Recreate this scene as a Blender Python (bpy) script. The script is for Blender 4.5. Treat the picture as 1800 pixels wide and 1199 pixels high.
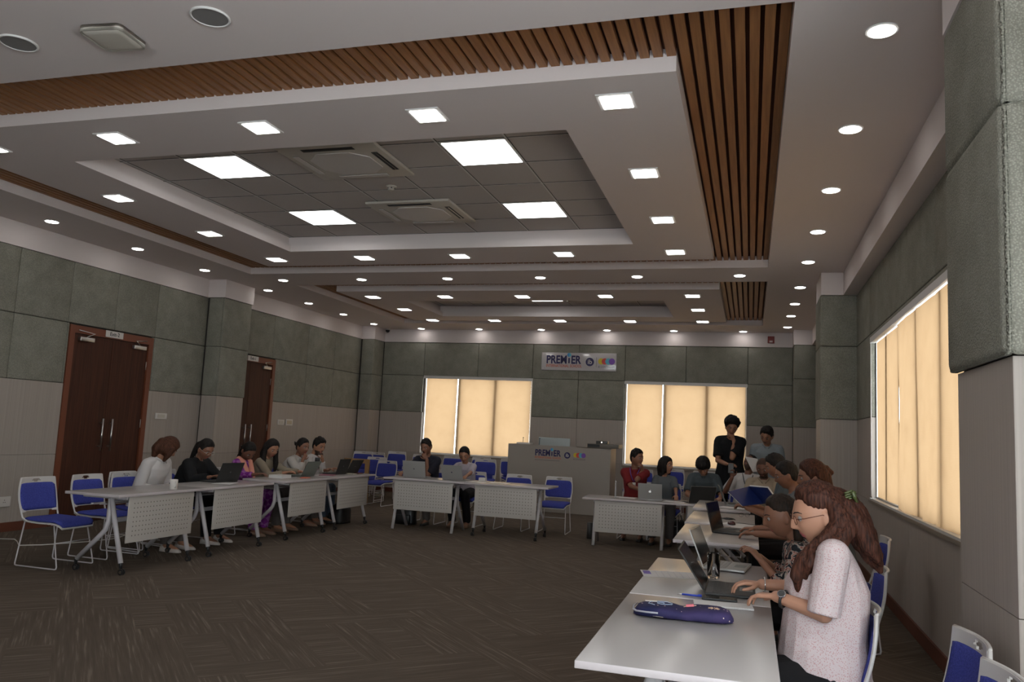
import bpy, bmesh, math, random
from mathutils import Vector, Matrix, noise

for o in list(bpy.data.objects):
    bpy.data.objects.remove(o, do_unlink=True)
SC = bpy.context.scene
COL = SC.collection
random.seed(4)
PI = math.pi

# ---------------------------------------------------------------- camera
cam_d = bpy.data.cameras.new('camera')
cam_d.sensor_width = 36.0
cam_d.lens = 28.064
cam_d.clip_start = 0.05
cam = bpy.data.objects.new('camera', cam_d)
COL.objects.link(cam)
yaw, pit, rol = 0.29377, 0.11371, 0.04775
fwd = Vector((-math.sin(yaw) * math.cos(pit), math.cos(yaw) * math.cos(pit), math.sin(pit)))
rgt = Vector((math.cos(yaw), math.sin(yaw), 0))
upv = rgt.cross(fwd)
r2 = rgt * math.cos(rol) + upv * math.sin(rol)
u2 = upv * math.cos(rol) - rgt * math.sin(rol)
mw = Matrix((r2, u2, -fwd)).transposed().to_4x4()
mw.translation = Vector((0, 0, 1.48))
cam.matrix_world = mw
SC.camera = cam

# ---------------------------------------------------------------- world, exposure
W = bpy.data.worlds.new('daylight')
SC.world = W
W.use_nodes = True
W.node_tree.nodes['Background'].inputs[0].default_value = (0.93, 0.97, 1.0, 1)
W.node_tree.nodes['Background'].inputs[1].default_value = 9.5
SC.view_settings.view_transform = 'Standard'
SC.view_settings.look = 'None'
SC.view_settings.gamma = 1
SC.view_settings.exposure = 0.0
SC.view_settings.use_curve_mapping = False
SC.cycles.max_bounces = 9
SC.cycles.diffuse_bounces = 4
SC.cycles.glossy_bounces = 3
SC.cycles.transmission_bounces = 9
SC.cycles.caustics_reflective = False
SC.cycles.caustics_refractive = False
SC.cycles.sample_clamp_indirect = 4.0
LAMP = 18.5        # strength of the small ceiling downlights
PANEL = 7.0       # strength of the large LED panels

# ---------------------------------------------------------------- materials
MAT = {}
def mat(name, col, rough=0.6, metal=0.0, emis=None, es=0.0, spec=None, bump=None, trans=None, sub=None):
    """bump = (scale, strength) of a fine noise grain"""
    if name in MAT: return MAT[name]
    m = bpy.data.materials.new(name); m.use_nodes = True
    nt = m.node_tree; b = nt.nodes['Principled BSDF']
    b.inputs['Base Color'].default_value = (*col, 1)
    b.inputs['Roughness'].default_value = rough
    b.inputs['Metallic'].default_value = metal
    if spec is not None: b.inputs['Specular IOR Level'].default_value = spec
    if emis: b.inputs['Emission Color'].default_value = (*emis, 1); b.inputs['Emission Strength'].default_value = es
    if trans: b.inputs['Transmission Weight'].default_value = trans
    if bump:
        tc = nt.nodes.new('ShaderNodeTexCoord'); n = nt.nodes.new('ShaderNodeTexNoise')
        n.inputs['Scale'].default_value = bump[0]; n.inputs['Detail'].default_value = 3
        bp = nt.nodes.new('ShaderNodeBump'); bp.inputs['Strength'].default_value = bump[1]; bp.inputs['Distance'].default_value = 0.01
        nt.links.new(tc.outputs['Object'], n.inputs['Vector']); nt.links.new(n.outputs[0], bp.inputs['Height']); nt.links.new(bp.outputs[0], b.inputs['Normal'])
    MAT[name] = m
    return m

def nodes(m): return m.node_tree.nodes, m.node_tree.links, m.node_tree.nodes['Principled BSDF']

def mixcol(m, fac_socket, c1, c2, ramp=None):
    N, L, b = nodes(m)
    r = N.new('ShaderNodeValToRGB')
    r.color_ramp.elements[0].color = (*c1, 1); r.color_ramp.elements[1].color = (*c2, 1)
    if ramp: r.color_ramp.elements[0].position, r.color_ramp.elements[1].position = ramp
    L.new(fac_socket, r.inputs[0]); L.new(r.outputs[0], b.inputs['Base Color'])
    return r

def tex(m, kind, scale, vec=(1, 1, 1), coord='Object', rot=(0, 0, 0), **kw):
    N, L, b = nodes(m)
    tc = N.new('ShaderNodeTexCoord'); mp = N.new('ShaderNodeMapping')
    mp.inputs['Scale'].default_value = vec; mp.inputs['Rotation'].default_value = rot
    t = N.new(kind)
    if 'Scale' in t.inputs: t.inputs['Scale'].default_value = scale
    for k, v in kw.items():
        if k in t.inputs: t.inputs[k].default_value = v
        else: setattr(t, k, v)
    L.new(tc.outputs[coord], mp.inputs[0]); L.new(mp.outputs[0], t.inputs['Vector'])
    return t

plaster = mat('white_plaster', (0.70, 0.625, 0.61), 0.85, bump=(60, 0.02))
# carpet: planks of broadloom laid in alternating directions with fine streaks
carpet = mat('streaked_carpet', (0.09, 0.075, 0.06), 0.95, spec=0.1)
N, L, b = nodes(carpet)
tc = N.new('ShaderNodeTexCoord')
br = N.new('ShaderNodeTexBrick'); br.inputs['Scale'].default_value = 1.0
br.inputs['Brick Width'].default_value = 1.0; br.inputs['Row Height'].default_value = 0.25
br.inputs['Mortar Size'].default_value = 0.0; br.inputs['Color1'].default_value = (0, 0, 0, 1); br.inputs['Color2'].default_value = (1, 1, 1, 1); br.offset = 0.25
mpb = N.new('ShaderNodeMapping'); mpb.inputs['Rotation'].default_value = (0, 0, math.radians(45))
L.new(tc.outputs['Object'], mpb.inputs[0]); L.new(mpb.outputs[0], br.inputs['Vector'])
outs = []
for rz in (45, -45):
    mp = N.new('ShaderNodeMapping'); mp.inputs['Rotation'].default_value = (0, 0, math.radians(rz))
    mp2 = N.new('ShaderNodeMapping'); mp2.inputs['Scale'].default_value = (2.2, 60, 1)
    n = N.new('ShaderNodeTexNoise'); n.inputs['Scale'].default_value = 1.0; n.inputs['Detail'].default_value = 2.5
    L.new(tc.outputs['Object'], mp.inputs[0]); L.new(mp.outputs[0], mp2.inputs[0]); L.new(mp2.outputs[0], n.inputs['Vector']); outs.append(n)
mx = N.new('ShaderNodeMix'); mx.data_type = 'RGBA'
th = N.new('ShaderNodeMath'); th.operation = 'GREATER_THAN'; th.inputs[1].default_value = 0.5
L.new(br.outputs['Color'], th.inputs[0]); L.new(th.outputs[0], mx.inputs[0])
L.new(outs[0].outputs['Color'], mx.inputs[6]); L.new(outs[1].outputs['Color'], mx.inputs[7])
rp = N.new('ShaderNodeValToRGB')
rp.color_ramp.elements[0].position = 0.35; rp.color_ramp.elements[0].color = (0.085, 0.066, 0.052, 1)
rp.color_ramp.elements[1].position = 0.72; rp.color_ramp.elements[1].color = (0.21, 0.165, 0.13, 1)
e = rp.color_ramp.elements.new(0.55); e.color = (0.105, 0.083, 0.065, 1)
L.new(mx.outputs[2], rp.inputs[0]); L.new(rp.outputs[0], b.inputs['Base Color'])

def fabric(name, c1, c2):
    m = mat(name, c1, 0.95, spec=0.15)
    N, L, b = nodes(m)
    t = tex(m, 'ShaderNodeTexNoise', 5.0, Detail=6)
    rp = mixcol(m, t.outputs[0], c1, c2, (0.3, 0.75))
    v = tex(m, 'ShaderNodeTexVoronoi', 125)
    vr = N.new('ShaderNodeMapRange'); vr.inputs['From Min'].default_value = .1; vr.inputs['From Max'].default_value = .6; vr.inputs['To Min'].default_value = 1.3; vr.inputs['To Max'].default_value = .82
    vm = N.new('ShaderNodeVectorMath'); vm.operation = 'SCALE'; L.new(v.outputs[0], vr.inputs[0]); L.new(rp.outputs[0], vm.inputs[0]); L.new(vr.outputs[0], vm.inputs['Scale']); L.new(vm.outputs[0], b.inputs['Base Color'])
    bp = N.new('ShaderNodeBump'); bp.inputs['Strength'].default_value = 0.55; bp.inputs['Distance'].default_value = 0.006
    L.new(v.outputs[0], bp.inputs['Height']); L.new(bp.outputs[0], b.inputs['Normal'])
    return m
felt = fabric('grey_green_wall_fabric', (0.235, 0.228, 0.188), (0.30, 0.292, 0.246))
lam = mat('pale_ribbed_laminate', (0.42, 0.37, 0.33), 0.55)
t = tex(lam, 'ShaderNodeTexNoise', 1.0, (90, 90, 0.6), Detail=3)
mixcol(lam, t.outputs[0], (0.335, 0.292, 0.258), (0.385, 0.335, 0.298), (0.35, 0.65))
joint = mat('dark_panel_joint', (0.05, 0.045, 0.04), 0.9)
wood = mat('warm_slat_wood', (0.40, 0.15, 0.055), 0.5)
t = tex(wood, 'ShaderNodeTexNoise', 1.0, (60, 2.5, 60), Detail=4)
mixcol(wood, t.outputs[0], (0.255, 0.105, 0.038), (0.37, 0.165, 0.060), (0.3, 0.7))
wooddk = mat('dark_slat_backing', (0.10, 0.035, 0.018), 0.8)
doorw = mat('dark_red_veneer', (0.09, 0.025, 0.014), 0.6, spec=0.3)
t = tex(doorw, 'ShaderNodeTexNoise', 1.0, (50, 50, 1.5), Detail=4)
mixcol(doorw, t.outputs[0], (0.042, 0.014, 0.008), (0.080, 0.026, 0.014), (0.3, 0.7))
doorf = mat('red_brown_door_frame', (0.17, 0.05, 0.024), 0.45)
base_m = mat('red_brown_skirting', (0.13, 0.04, 0.022), 0.5)
tile = mat('ceiling_tile', (0.50, 0.46, 0.44), 0.9, bump=(90, 0.15))
grid_m = mat('ceiling_grid_bar', (0.62, 0.6, 0.58), 0.5)
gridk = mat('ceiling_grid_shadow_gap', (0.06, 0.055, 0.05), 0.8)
lampm = mat('lamp_diffuser', (1, 1, 1), 0.5, emis=(1.0, 0.97, 0.93), es=LAMP)
panm = mat('panel_diffuser', (1, 1, 1), 0.5, emis=(0.98, 1.0, 0.99), es=PANEL)
lrim = mat('lamp_rim', (0.75, 0.73, 0.72), 0.4)
whitep = mat('white_plastic', (0.62, 0.58, 0.55), 0.4)
cream = mat('cream_plastic', (0.52, 0.48, 0.42), 0.45)
dark = mat('black_plastic', (0.012, 0.012, 0.013), 0.45)
darkg = mat('dark_grey_plastic', (0.045, 0.043, 0.042), 0.4)
steel = mat('brushed_steel', (0.62, 0.6, 0.58), 0.3, 1.0)
chrome = mat('chrome', (0.75, 0.75, 0.76), 0.1, 1.0)
alu = mat('grey_aluminium', (0.42, 0.42, 0.42), 0.38, 0.6)
walu = mat('window_frame_white', (0.6, 0.58, 0.56), 0.45)
beech = mat('light_brown_board', (0.36, 0.21, 0.09), 0.55)

# ---------------------------------------------------------------- mesh helpers
class MB:
    """collects shapes; build() links them as ONE mesh object"""
    def __init__(s): s.bm = bmesh.new(); s.mats = []
    def mi(s, m):
        if m is None: return 0
        if m not in s.mats: s.mats.append(m)
        return s.mats.index(m)
    def _fin(s, vs, m, smooth=False):
        k = s.mi(m)
        fs = set()
        for v in vs:
            for f in v.link_faces: fs.add(f)
        for f in fs: f.material_index = k; f.smooth = smooth
    def box(s, x0, x1, y0, y1, z0, z1, m=None, M=None, bev=0.0, seg=2):
        r = bmesh.ops.create_cube(s.bm, size=1.0)
        vs = r['verts']
        T = Matrix.Translation(((x0 + x1) / 2, (y0 + y1) / 2, (z0 + z1) / 2)) @ Matrix.Diagonal((x1 - x0, y1 - y0, z1 - z0, 1))
        if M: T = M @ T
        for v in vs: v.co = T @ v.co
        if bev > 0:
            es = set()
            for v in vs:
                for e in v.link_edges: es.add(e)
            rr = bmesh.ops.bevel(s.bm, geom=list(es), offset=bev, segments=seg, affect='EDGES', profile=0.6)
            vs = list(set(v for f in rr['faces'] for v in f.verts) | set(v for v in vs if v.is_valid))
        s._fin(vs, m, bev > 0)
        return vs
    def cyl(s, p0, p1, r0, r1=None, m=None, n=12, caps=True, smooth=True):
        p0, p1 = Vector(p0), Vector(p1); d = p1 - p0
        if r1 is None: r1 = r0
        r = bmesh.ops.create_cone(s.bm, cap_ends=caps, segments=n, radius1=r0, radius2=r1, depth=d.length)
        T = Matrix.Translation((p0 + p1) / 2) @ d.to_track_quat('Z', 'Y').to_matrix().to_4x4()
        for v in r['verts']: v.co = T @ v.co
        s._fin(r['verts'], m, smooth)
        for v in r['verts']:
            for f in v.link_faces:
                if len(f.verts) > 4: f.smooth = False
        return r['verts']
    def ball(s, c, r, m=None, sc=(1, 1, 1), M=None, n=12):
        q = bmesh.ops.create_uvsphere(s.bm, u_segments=n, v_segments=max(6, n // 2 + 2), radius=1.0)
        T = Matrix.Translation(c) @ (M if M else Matrix()) @ Matrix.Diagonal((r * sc[0], r * sc[1], r * sc[2], 1))
        for v in q['verts']: v.co = T @ v.co
        s._fin(q['verts'], m, True)
        return q['verts']
    def tube(s, pts, r, m=None, n=8, closed=False):
        """round bar along a polyline, bends joined by mitred rings"""
        pts = [Vector(p) for p in pts]; rings = []; K = len(pts)
        rr = r if isinstance(r, (list, tuple)) else [r] * K
        prev = None
        for i, p in enumerate(pts):
            if closed: a = (p - pts[i - 1]); c = (pts[(i + 1) % K] - p)
            else:
                a = (p - pts[i - 1]) if i > 0 else (pts[1] - p); c = (pts[i + 1] - p) if i < K - 1 else (p - pts[i - 1])
            t = (a.normalized() + c.normalized())
            if t.length < 1e-6: t = a
            t.normalize()
            if prev is None:
                u = t.orthogonal().normalized()
            else:
                u = (prev - t * prev.dot(t)); u = u.normalized() if u.length > 1e-6 else t.orthogonal().normalized()
            prev = u; w = t.cross(u)
            cs = max(0.5, t.dot(a.normalized()))
            rings.append([s.bm.verts.new(p + (u * math.cos(k * 2 * PI / n) + w * math.sin(k * 2 * PI / n)) * rr[i] / (cs ** 0.5)) for k in range(n)])
        vs = [v for g in rings for v in g]
        m_ = K if closed else K - 1
        for i in range(m_):
            A, B = rings[i], rings[(i + 1) % K]
            for k in range(n): s.bm.faces.new((A[k], A[(k + 1) % n], B[(k + 1) % n], B[k]))
        if not closed:
            s.bm.faces.new(rings[0][::-1]); s.bm.faces.new(rings[-1])
        s._fin(vs, m, True)
        return vs
    def loft(s, rings, m=None, cap=True, smooth=True, closed=True):
        R = [[s.bm.verts.new(p) for p in g] for g in rings]; n = len(R[0])
        for A, B in zip(R[:-1], R[1:]):
            for k in range(n if closed else n - 1): s.bm.faces.new((A[k], A[(k + 1) % n], B[(k + 1) % n], B[k]))
        if cap: s.bm.faces.new(R[0][::-1]); s.bm.faces.new(R[-1])
        vs = [v for g in R for v in g]; s._fin(vs, m, smooth)
        return vs
    def poly(s, pts, th, m=None, M=None):
        """flat outline in local xy extruded th along +z, placed with M"""
        M = M or Matrix()
        a = [s.bm.verts.new(M @ Vector((p[0], p[1], 0))) for p in pts]; c = [s.bm.verts.new(M @ Vector((p[0], p[1], th))) for p in pts]
        s.bm.faces.new(a[::-1]); s.bm.faces.new(c); n = len(a)
        for k in range(n): s.bm.faces.new((a[k], a[(k + 1) % n], c[(k + 1) % n], c[k]))
        s._fin(a + c, m, False); return a + c
    def quad(s, pts, m=None):
        v = [s.bm.verts.new(p) for p in pts]; f = s.bm.faces.new(v); f.material_index = s.mi(m)
    def build(s, name, m=None, parent=None, loc=None, rz=0.0, kind=None, norm=True):
        if norm: bmesh.ops.recalc_face_normals(s.bm, faces=s.bm.faces)
        me = bpy.data.meshes.new(name); s.bm.to_mesh(me); s.bm.free()
        if m is not None and not s.mats: me.materials.append(m)
        for q in s.mats: me.materials.append(q)
        o = bpy.data.objects.new(name, me); COL.objects.link(o)
        if parent: o.parent = parent
        if loc is not None: o.location = loc
        if rz: o.rotation_euler = (0, 0, rz)
        if kind: o['kind'] = kind
        return o

def tag(o, label, cat, group=None):
    o['label'] = label; o['category'] = cat
    if group: o['group'] = group
    return o
def thing(name, label, cat, loc=(0, 0, 0), rz=0.0, group=None):
    o = bpy.data.objects.new(name, None); o.empty_display_size = 0.1; COL.objects.link(o)
    o.location = loc; o.rotation_euler = (0, 0, rz)
    return tag(o, label, cat, group)
def copy_tree(o, parent=None):
    c = o.copy(); COL.objects.link(c)
    if parent: c.parent = parent
    for ch in list(o.children): copy_tree(ch, c)
    return c
def dup(o, loc, rz=0.0, label=None, group=None):
    c = copy_tree(o); c.location = loc; c.rotation_euler = (0, 0, rz)
    if label: c['label'] = label
    if group: c['group'] = group
    return c
# ================================================================ ROOM
XL, XR, YB, YN = -8.6, 1.29, 17.05, -3.2     # finished faces of left, right, far and near walls
ZC, ZS, ZD, ZJ = 3.745, 3.45, 1.84, 0.92     # ceiling, soffit underside, dado top, laminate joint

f = MB(); f.box(XL - .1, XR + .1, YN - .1, YB + .1, -0.05, 0, carpet); f.build('floor', kind='structure')

def panels(mb, axis, fixed, out, cells, m, gap=0.006, th=0.045, bev=0.012, thk_back=0.0):
    """cells = (a0,a1,z0,z1) along the wall; out = +1/-1 direction into the room"""
    for a0, a1, z0, z1 in cells:
        lo, hi = sorted((fixed, fixed + out * th))
        if axis == 'x': mb.box(lo, hi, a0 + gap / 2, a1 - gap / 2, z0 + gap / 2, z1 - gap / 2, m, bev=bev)
        else: mb.box(a0 + gap / 2, a1 - gap / 2, lo, hi, z0 + gap / 2, z1 - gap / 2, m, bev=bev)

def strip(ys, z0, z1, holes=()):
    """cells between the joints in ys, minus rectangles in holes (y0,y1,z0,z1)"""
    out = []
    for a, c in zip(ys[:-1], ys[1:]):
        segs = [(a, c, z0, z1)]
        for h in holes:
            ns = []
            for (p, q, u, v) in segs:
                if q <= h[0] or p >= h[1] or v <= h[2] or u >= h[3]: ns.append((p, q, u, v)); continue
                if p < h[0]: ns.append((p, h[0], u, v))
                if q > h[1]: ns.append((h[1], q, u, v))
                pp, qq = max(p, h[0]), min(q, h[1])
                if u < h[2]: ns.append((pp, qq, u, h[2]))
                if v > h[3]: ns.append((pp, qq, h[3], v))
            segs = ns
        out += segs
    return [c for c in out if c[1] - c[0] > .03 and c[3] - c[2] > .03]

ZJL = 2.64   # joint between the two rows of padded panels, left and far walls
ZJR = 2.78   # same on the right wall
D1 = (8.32, 9.86, 0, 2.62); D2 = (11.76, 13.10, 0, 2.62)
# ---- left wall
w = MB(); w.box(XL - .14, XL - .045, YN - .1, YB + .1, 0, ZS + .4, joint)
wl = w.build('wall_left', kind='structure')
yj = [YN, -2.4, -1.6, -.8, 0, .8, 1.6, 2.4, 3.25, 4.1, 4.95, 5.8, 6.63, 7.48, 8.29, 9.09, 9.89, 11.045]
yj2 = [11.752, 12.1, 12.99, 14.21, 15.3, 16.49]
p = MB()
for J in (yj, yj2):
    panels(p, 'x', XL - .045, 1, strip(J, ZJL, ZS, (D1, D2)) + strip(J, ZD, ZJL, (D1, D2)), felt)
# the pier that stands out from the wall between the doors
panels(p, 'y', 11.05, -1, [(-8.57, -8.30, ZJL, ZS), (-8.57, -8.30, ZD, ZJL)], felt, th=.03)
panels(p, 'x', -8.30, 1, [(11.02, 11.76, ZJL, ZS), (11.02, 11.76, ZD, ZJL)], felt, th=.03)
# far-left corner pier
panels(p, 'y', 16.5, -1, [(-8.57, -8.27, ZJL, ZS), (-8.57, -8.27, ZD, ZJL)], felt, th=.03)
panels(p, 'x', -8.30, 1, [(16.49, 17.0, ZJL, ZS), (16.49, 17.0, ZD, ZJL)], felt, th=.03)
p.build('fabric_panels', parent=wl)
p = MB()
for J in (yj[::3] + [11.058], [11.745, 13.10, 14.75, 16.508]):
    J = sorted(set(J))
    panels(p, 'x', XL - .045, 1, strip(J, ZJ, ZD, (D1, D2)) + strip(J, 0.0, ZJ, (D1, D2)), lam, gap=.004, bev=0.0, th=.04)
panels(p, 'y', 11.06, -1, [(-8.57, -8.30, ZJ, ZD), (-8.57, -8.30, 0, ZJ)], lam, th=.03, bev=0, gap=.004)
panels(p, 'x', -8.30, 1, [(11.03, 11.74, ZJ, ZD), (11.03, 11.74, 0, ZJ)], lam, th=.02, bev=0, gap=.004)
panels(p, 'y', 16.51, -1, [(-8.57, -8.28, ZJ, ZD), (-8.57, -8.28, 0, ZJ)], lam, th=.03, bev=0, gap=.004)
panels(p, 'x', -8.30, 1, [(16.5, 17.0, ZJ, ZD), (16.5, 17.0, 0, ZJ)], lam, th=.02, bev=0, gap=.004)
p.build('laminate_panels', parent=wl)
p = MB(); p.box(-8.66, -8.30, 11.06, 11.74, 0, ZS, joint); p.box(-8.66, -8.30, 16.51, 17.05, 0, ZS, joint); p.build('pier_cores', parent=wl)

# ---- far wall with two window openings
WB = [(-7.21, -4.63, .90, 2.67), (-2.58, -.08, .90, 2.67)]
w = MB()
for c in strip([XL - .1, XR + .2], 0, ZS + .4, WB): w.box(c[0], c[1], YB, YB + .12, c[2], c[3], joint)
wb = w.build('wall_back', kind='structure')
p = MB(); xj = [-8.27, -7.23, -5.92, -4.64, -3.6, -2.59, -1.31, -.07, .80]
panels(p, 'y', YB, -1, strip(xj, 2.68, ZS, WB) + strip(xj, ZD, 2.68, WB), felt)
p.build('fabric_panels', parent=wb)
p = MB(); panels(p, 'y', YB, -1, strip([-8.27, -7.21, -5.92, -4.63, -3.6, -2.58, -1.31, -.08, .80], ZJ, ZD, WB) + strip([-8.27, -5.92, -3.6, -1.31, .80], 0, ZJ, WB), lam, gap=.004, bev=0, th=.04)
p.build('laminate_panels', parent=wb)

# ---- right wall: one window in view, one behind the camera
WR = [(5.55, 9.73, .93, 2.72), (-2.4, 2.5, .93, 2.72)]
w = MB()
for c in strip([YN - .1, YB + .1], 0, ZS + .4, WR): w.box(XR + .045, XR + .16, c[0], c[1], c[2], c[3], joint)
wr = w.build('wall_right', kind='structure')
yr = [4.05, 5.2, 6.45, 7.55, 8.8, 9.85, 11.0]
yr2 = [11.75, 12.8, 14, 15.2, 16.5]
yr0 = [YN, -2.1, -.8, .4, 1.6, 2.6, 3.25]
p = MB()
for J in (yr, yr2, yr0):
    panels(p, 'x', XR + .045, -1, strip(J, ZJR, ZS, WR) + strip(J, ZD, ZJR, WR), felt)
# near pier: thick padded panels with round edges
pads = MB()
panels(pads, 'x', .905, -1, [(3.21, 4.07, ZJR, 3.47), (3.21, 4.07, ZD, ZJR)], felt, th=.045, bev=.034, gap=.002)
panels(pads, 'y', 3.25, -1, [(.875, 1.9, ZJR, 3.47), (.875, 1.9, ZD, ZJR)], felt, th=.045, bev=.034, gap=.002)
pads.build('padded_pier_panels', parent=wr)
# middle pier and far-right corner pier
for (x0, y0, y1, zt) in ((.85, 11.0, 11.75, ZS), (.80, 16.5, 17.0, ZS)):
    panels(p, 'y', y0 + .03, -1, [(x0, XR + .02, ZJR, zt), (x0, XR + .02, ZD, ZJR)], felt, th=.03)
    panels(p, 'x', x0 + .03, -1, [(y0, y1, ZJR, zt), (y0, y1, ZD, ZJR)], felt, th=.03)
p.build('fabric_panels', parent=wr)
p = MB()
for J in ([4.02, 7.55, 11.02], [11.73, 14, 16.52], [YN, .4, 3.25]):
    panels(p, 'x', XR + .045, -1, strip(J, ZJ, ZD, WR) + strip(J, 0, ZJ, WR), lam, gap=.004, bev=0, th=.04)
for (x0, y0, y1) in ((.90, 3.25, 4.05), (.86, 11.02, 11.74), (.81, 16.52, 17.0)):
    panels(p, 'y', y0 + .02, -1, [(x0, 1.95 if y0 < 4 else XR + .01, ZJ, ZD), (x0, 1.95 if y0 < 4 else XR + .01, 0, ZJ)], lam, th=.02, bev=0, gap=.003)
    panels(p, 'x', x0 + .02, -1, [(y0, y1, ZJ, ZD), (y0, y1, 0, ZJ)], lam, th=.02, bev=0, gap=.003)
p.build('laminate_panels', parent=wr)
p = MB(); p.box(.92, 1.95, 3.27, 4.03, 0, ZC, joint); p.box(.88, 1.4, 11.04, 11.72, 0, ZS, joint); p.box(.83, 1.4, 16.54, 17.05, 0, ZS, joint); p.build('pier_cores', parent=wr)

# ---- near wall (behind the camera) with an unseen bare window, added to let daylight in
w = MB()
WN = [(-2.4, 1.15, .3, 3.2)]
for c in strip([XL - .1, XR + .2], 0, ZS + .4, WN): w.box(c[0], c[1], YN - .12, YN, c[2], c[3], lam)
wn = w.build('wall_near', kind='structure')

# ---- skirting
for nm, bx in (('baseboard_left', [(-8.6, -8.585, YN, 8.3), (-8.6, -8.585, 9.88, 11.03), (-8.6, -8.585, 13.12, 16.5), (-8.28, -8.265, 11.02, 11.75)]),
               ('baseboard_right', [(XR - .015, XR + .002, 4.05, 11.0), (XR - .015, XR + .002, 11.75, 16.5), (.885, .90, 3.24, 4.05)]),
               ('baseboard_back', [(-8.27, .80, YB - .055, YB - .04)])):
    w = MB()
    for b4 in bx: w.box(b4[0], b4[1], b4[2], b4[3], 0, .11, base_m)
    w.build(nm, kind='structure')

# ================================================================ CEILING
OPS = [((-7.53, .19), (4.10, 10.60), (-6.87, -.47), (4.78, 10.08), (-5.95, -1.35), (5.6, 9.2)),
       ((-7.30, .20), (11.55, 15.92), (-6.87, -.47), (12.12, 15.50), (-6.0, -1.4), (13.1, 14.9))]
ZF = 3.845   # underside of the wooden slats
ZT = 3.97    # tile plane
def rects_minus(x0, x1, y0, y1, holes):
    xs = sorted({x0, x1} | {h[0] for h in holes} | {h[1] for h in holes}); ys = sorted({y0, y1} | {h[2] for h in holes} | {h[3] for h in holes})
    out = []
    for a, c in zip(xs[:-1], xs[1:]):
        for d, e in zip(ys[:-1], ys[1:]):
            mx, my = (a + c) / 2, (d + e) / 2
            if any(h[0] < mx < h[1] and h[2] < my < h[3] for h in holes): continue
            out.append((a, c, d, e))
    return out
def flat(mb, r, z, m=None):
    mb.quad([(r[0], r[2], z), (r[0], r[3], z), (r[1], r[3], z), (r[1], r[2], z)], m)
def walls4(mb, X, Y, z0, z1, m=None):
    for a, c in (((X[0], Y[0]), (X[1], Y[0])), ((X[1], Y[0]), (X[1], Y[1])), ((X[1], Y[1]), (X[0], Y[1])), ((X[0], Y[1]), (X[0], Y[0]))):
        mb.quad([(*a, z0), (*c, z0), (*c, z1), (*a, z1)], m)
c = MB()
for r in rects_minus(XL - .1, XR + .2, YN - .1, YB + .1, [(o[0][0], o[0][1], o[1][0], o[1][1]) for o in OPS]): flat(c, r, ZC)
for o in OPS:
    walls4(c, o[0], o[1], ZC, ZF + .062)
    for r in rects_minus(o[2][0], o[2][1], o[3][0], o[3][1], [(o[4][0], o[4][1], o[5][0], o[5][1])]): flat(c, r, ZC)
    walls4(c, o[2], o[3], ZC, ZF + .062)
    walls4(c, o[4], o[5], ZC, ZC + .085)
    X2 = (o[4][0] - .10, o[4][1] + .10); Y2 = (o[5][0] - .10, o[5][1] + .10)
    for r in rects_minus(X2[0], X2[1], Y2[0], Y2[1], [(o[4][0], o[4][1], o[5][0], o[5][1])]): flat(c, r, ZC + .085)
    walls4(c, X2, Y2, ZC + .085, ZT + .02)
ceil = c.build('ceiling', plaster, kind='structure', norm=False)
c = MB(); c.box(XL - .2, XR + .3, YN - .2, YB + .3, 4.1, 4.2, joint); c.build('ceiling_slab', kind='structure')
# perimeter soffit (bulkhead) that follows walls and piers
c = MB()
c.box(XL - .05, XL + .01, YN, 11.0, ZS, ZC + .01); c.box(XL - .05, -8.26, 11.0, 11.78, ZS, ZC + .01); c.box(XL - .05, XL + .01, 11.78, 16.47, ZS, ZC + .01)
c.box(XL - .05, -8.26, 16.47, 17.1, ZS, ZC + .01); c.box(-8.26, .79, YB - .06, YB + .05, ZS, ZC + .01)
c.box(1.13, XR + .1, 4.06, 11.0, ZS, ZC + .01); c.box(.86, XR + .1, 10.985, 11.77, ZS, ZC + .01); c.box(1.13, XR + .1, 11.77, 16.5, ZS, ZC + .01)
c.box(.79, XR + .1, 16.49, 17.1, ZS, ZC + .01); c.box(.86, 1.95, 3.20, 4.06, 3.47, ZC + .01); c.box(1.13, XR + .1, YN, 3.2, ZS, ZC + .01)
c.build('trim_1', plaster, kind='structure')
# wooden slats running lengthways in the four bands of each coffer
for k, o in enumerate(OPS):
    s = MB(); pitch = .0822; x = o[0][0] + .015
    while x < o[0][1] - .02:
        spans = [(o[1][0], o[1][1])] if (x + .05 < o[2][0] + .02 or x > o[2][1] - .01) else [(o[1][0], o[3][0]), (o[3][1], o[1][1])]
        for a, e in spans: s.box(x, x + .057, a + .002, e - .002, ZF, ZF + .045, wood)
        x += pitch
    for r in rects_minus(o[0][0], o[0][1], o[1][0], o[1][1], [(o[2][0], o[2][1], o[3][0], o[3][1])]): flat(s, r, ZF + .052, wooddk)
    s.build('trim_%d' % (k + 2), kind='structure')
    # tiled field: tiles with grid bars
    X2 = (o[4][0] - .10, o[4][1] + .10); Y2 = (o[5][0] - .10, o[5][1] + .10)
    t_ = MB(); flat(t_, (X2[0], X2[1], Y2[0], Y2[1]), ZT, tile)
    gx = [-5.99, -5.33, -4.70, -4.03, -3.35, -2.67, -2.03, -1.45] if k == 0 else [-5.99, -5.33, -4.70, -4.03, -3.35, -2.67, -2.03]
    gy = [5.62, 6.24, 6.86, 7.48, 8.1, 8.72, 9.3] if k == 0 else [13.15, 13.76, 14.38, 14.99]
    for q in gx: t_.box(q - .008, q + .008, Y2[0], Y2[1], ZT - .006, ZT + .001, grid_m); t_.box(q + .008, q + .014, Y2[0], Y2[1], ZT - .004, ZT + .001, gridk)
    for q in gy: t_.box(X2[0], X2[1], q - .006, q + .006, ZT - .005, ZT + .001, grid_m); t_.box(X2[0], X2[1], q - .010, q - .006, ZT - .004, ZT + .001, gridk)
    t_.build('ceiling_tiles', kind='structure', norm=False)

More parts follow.
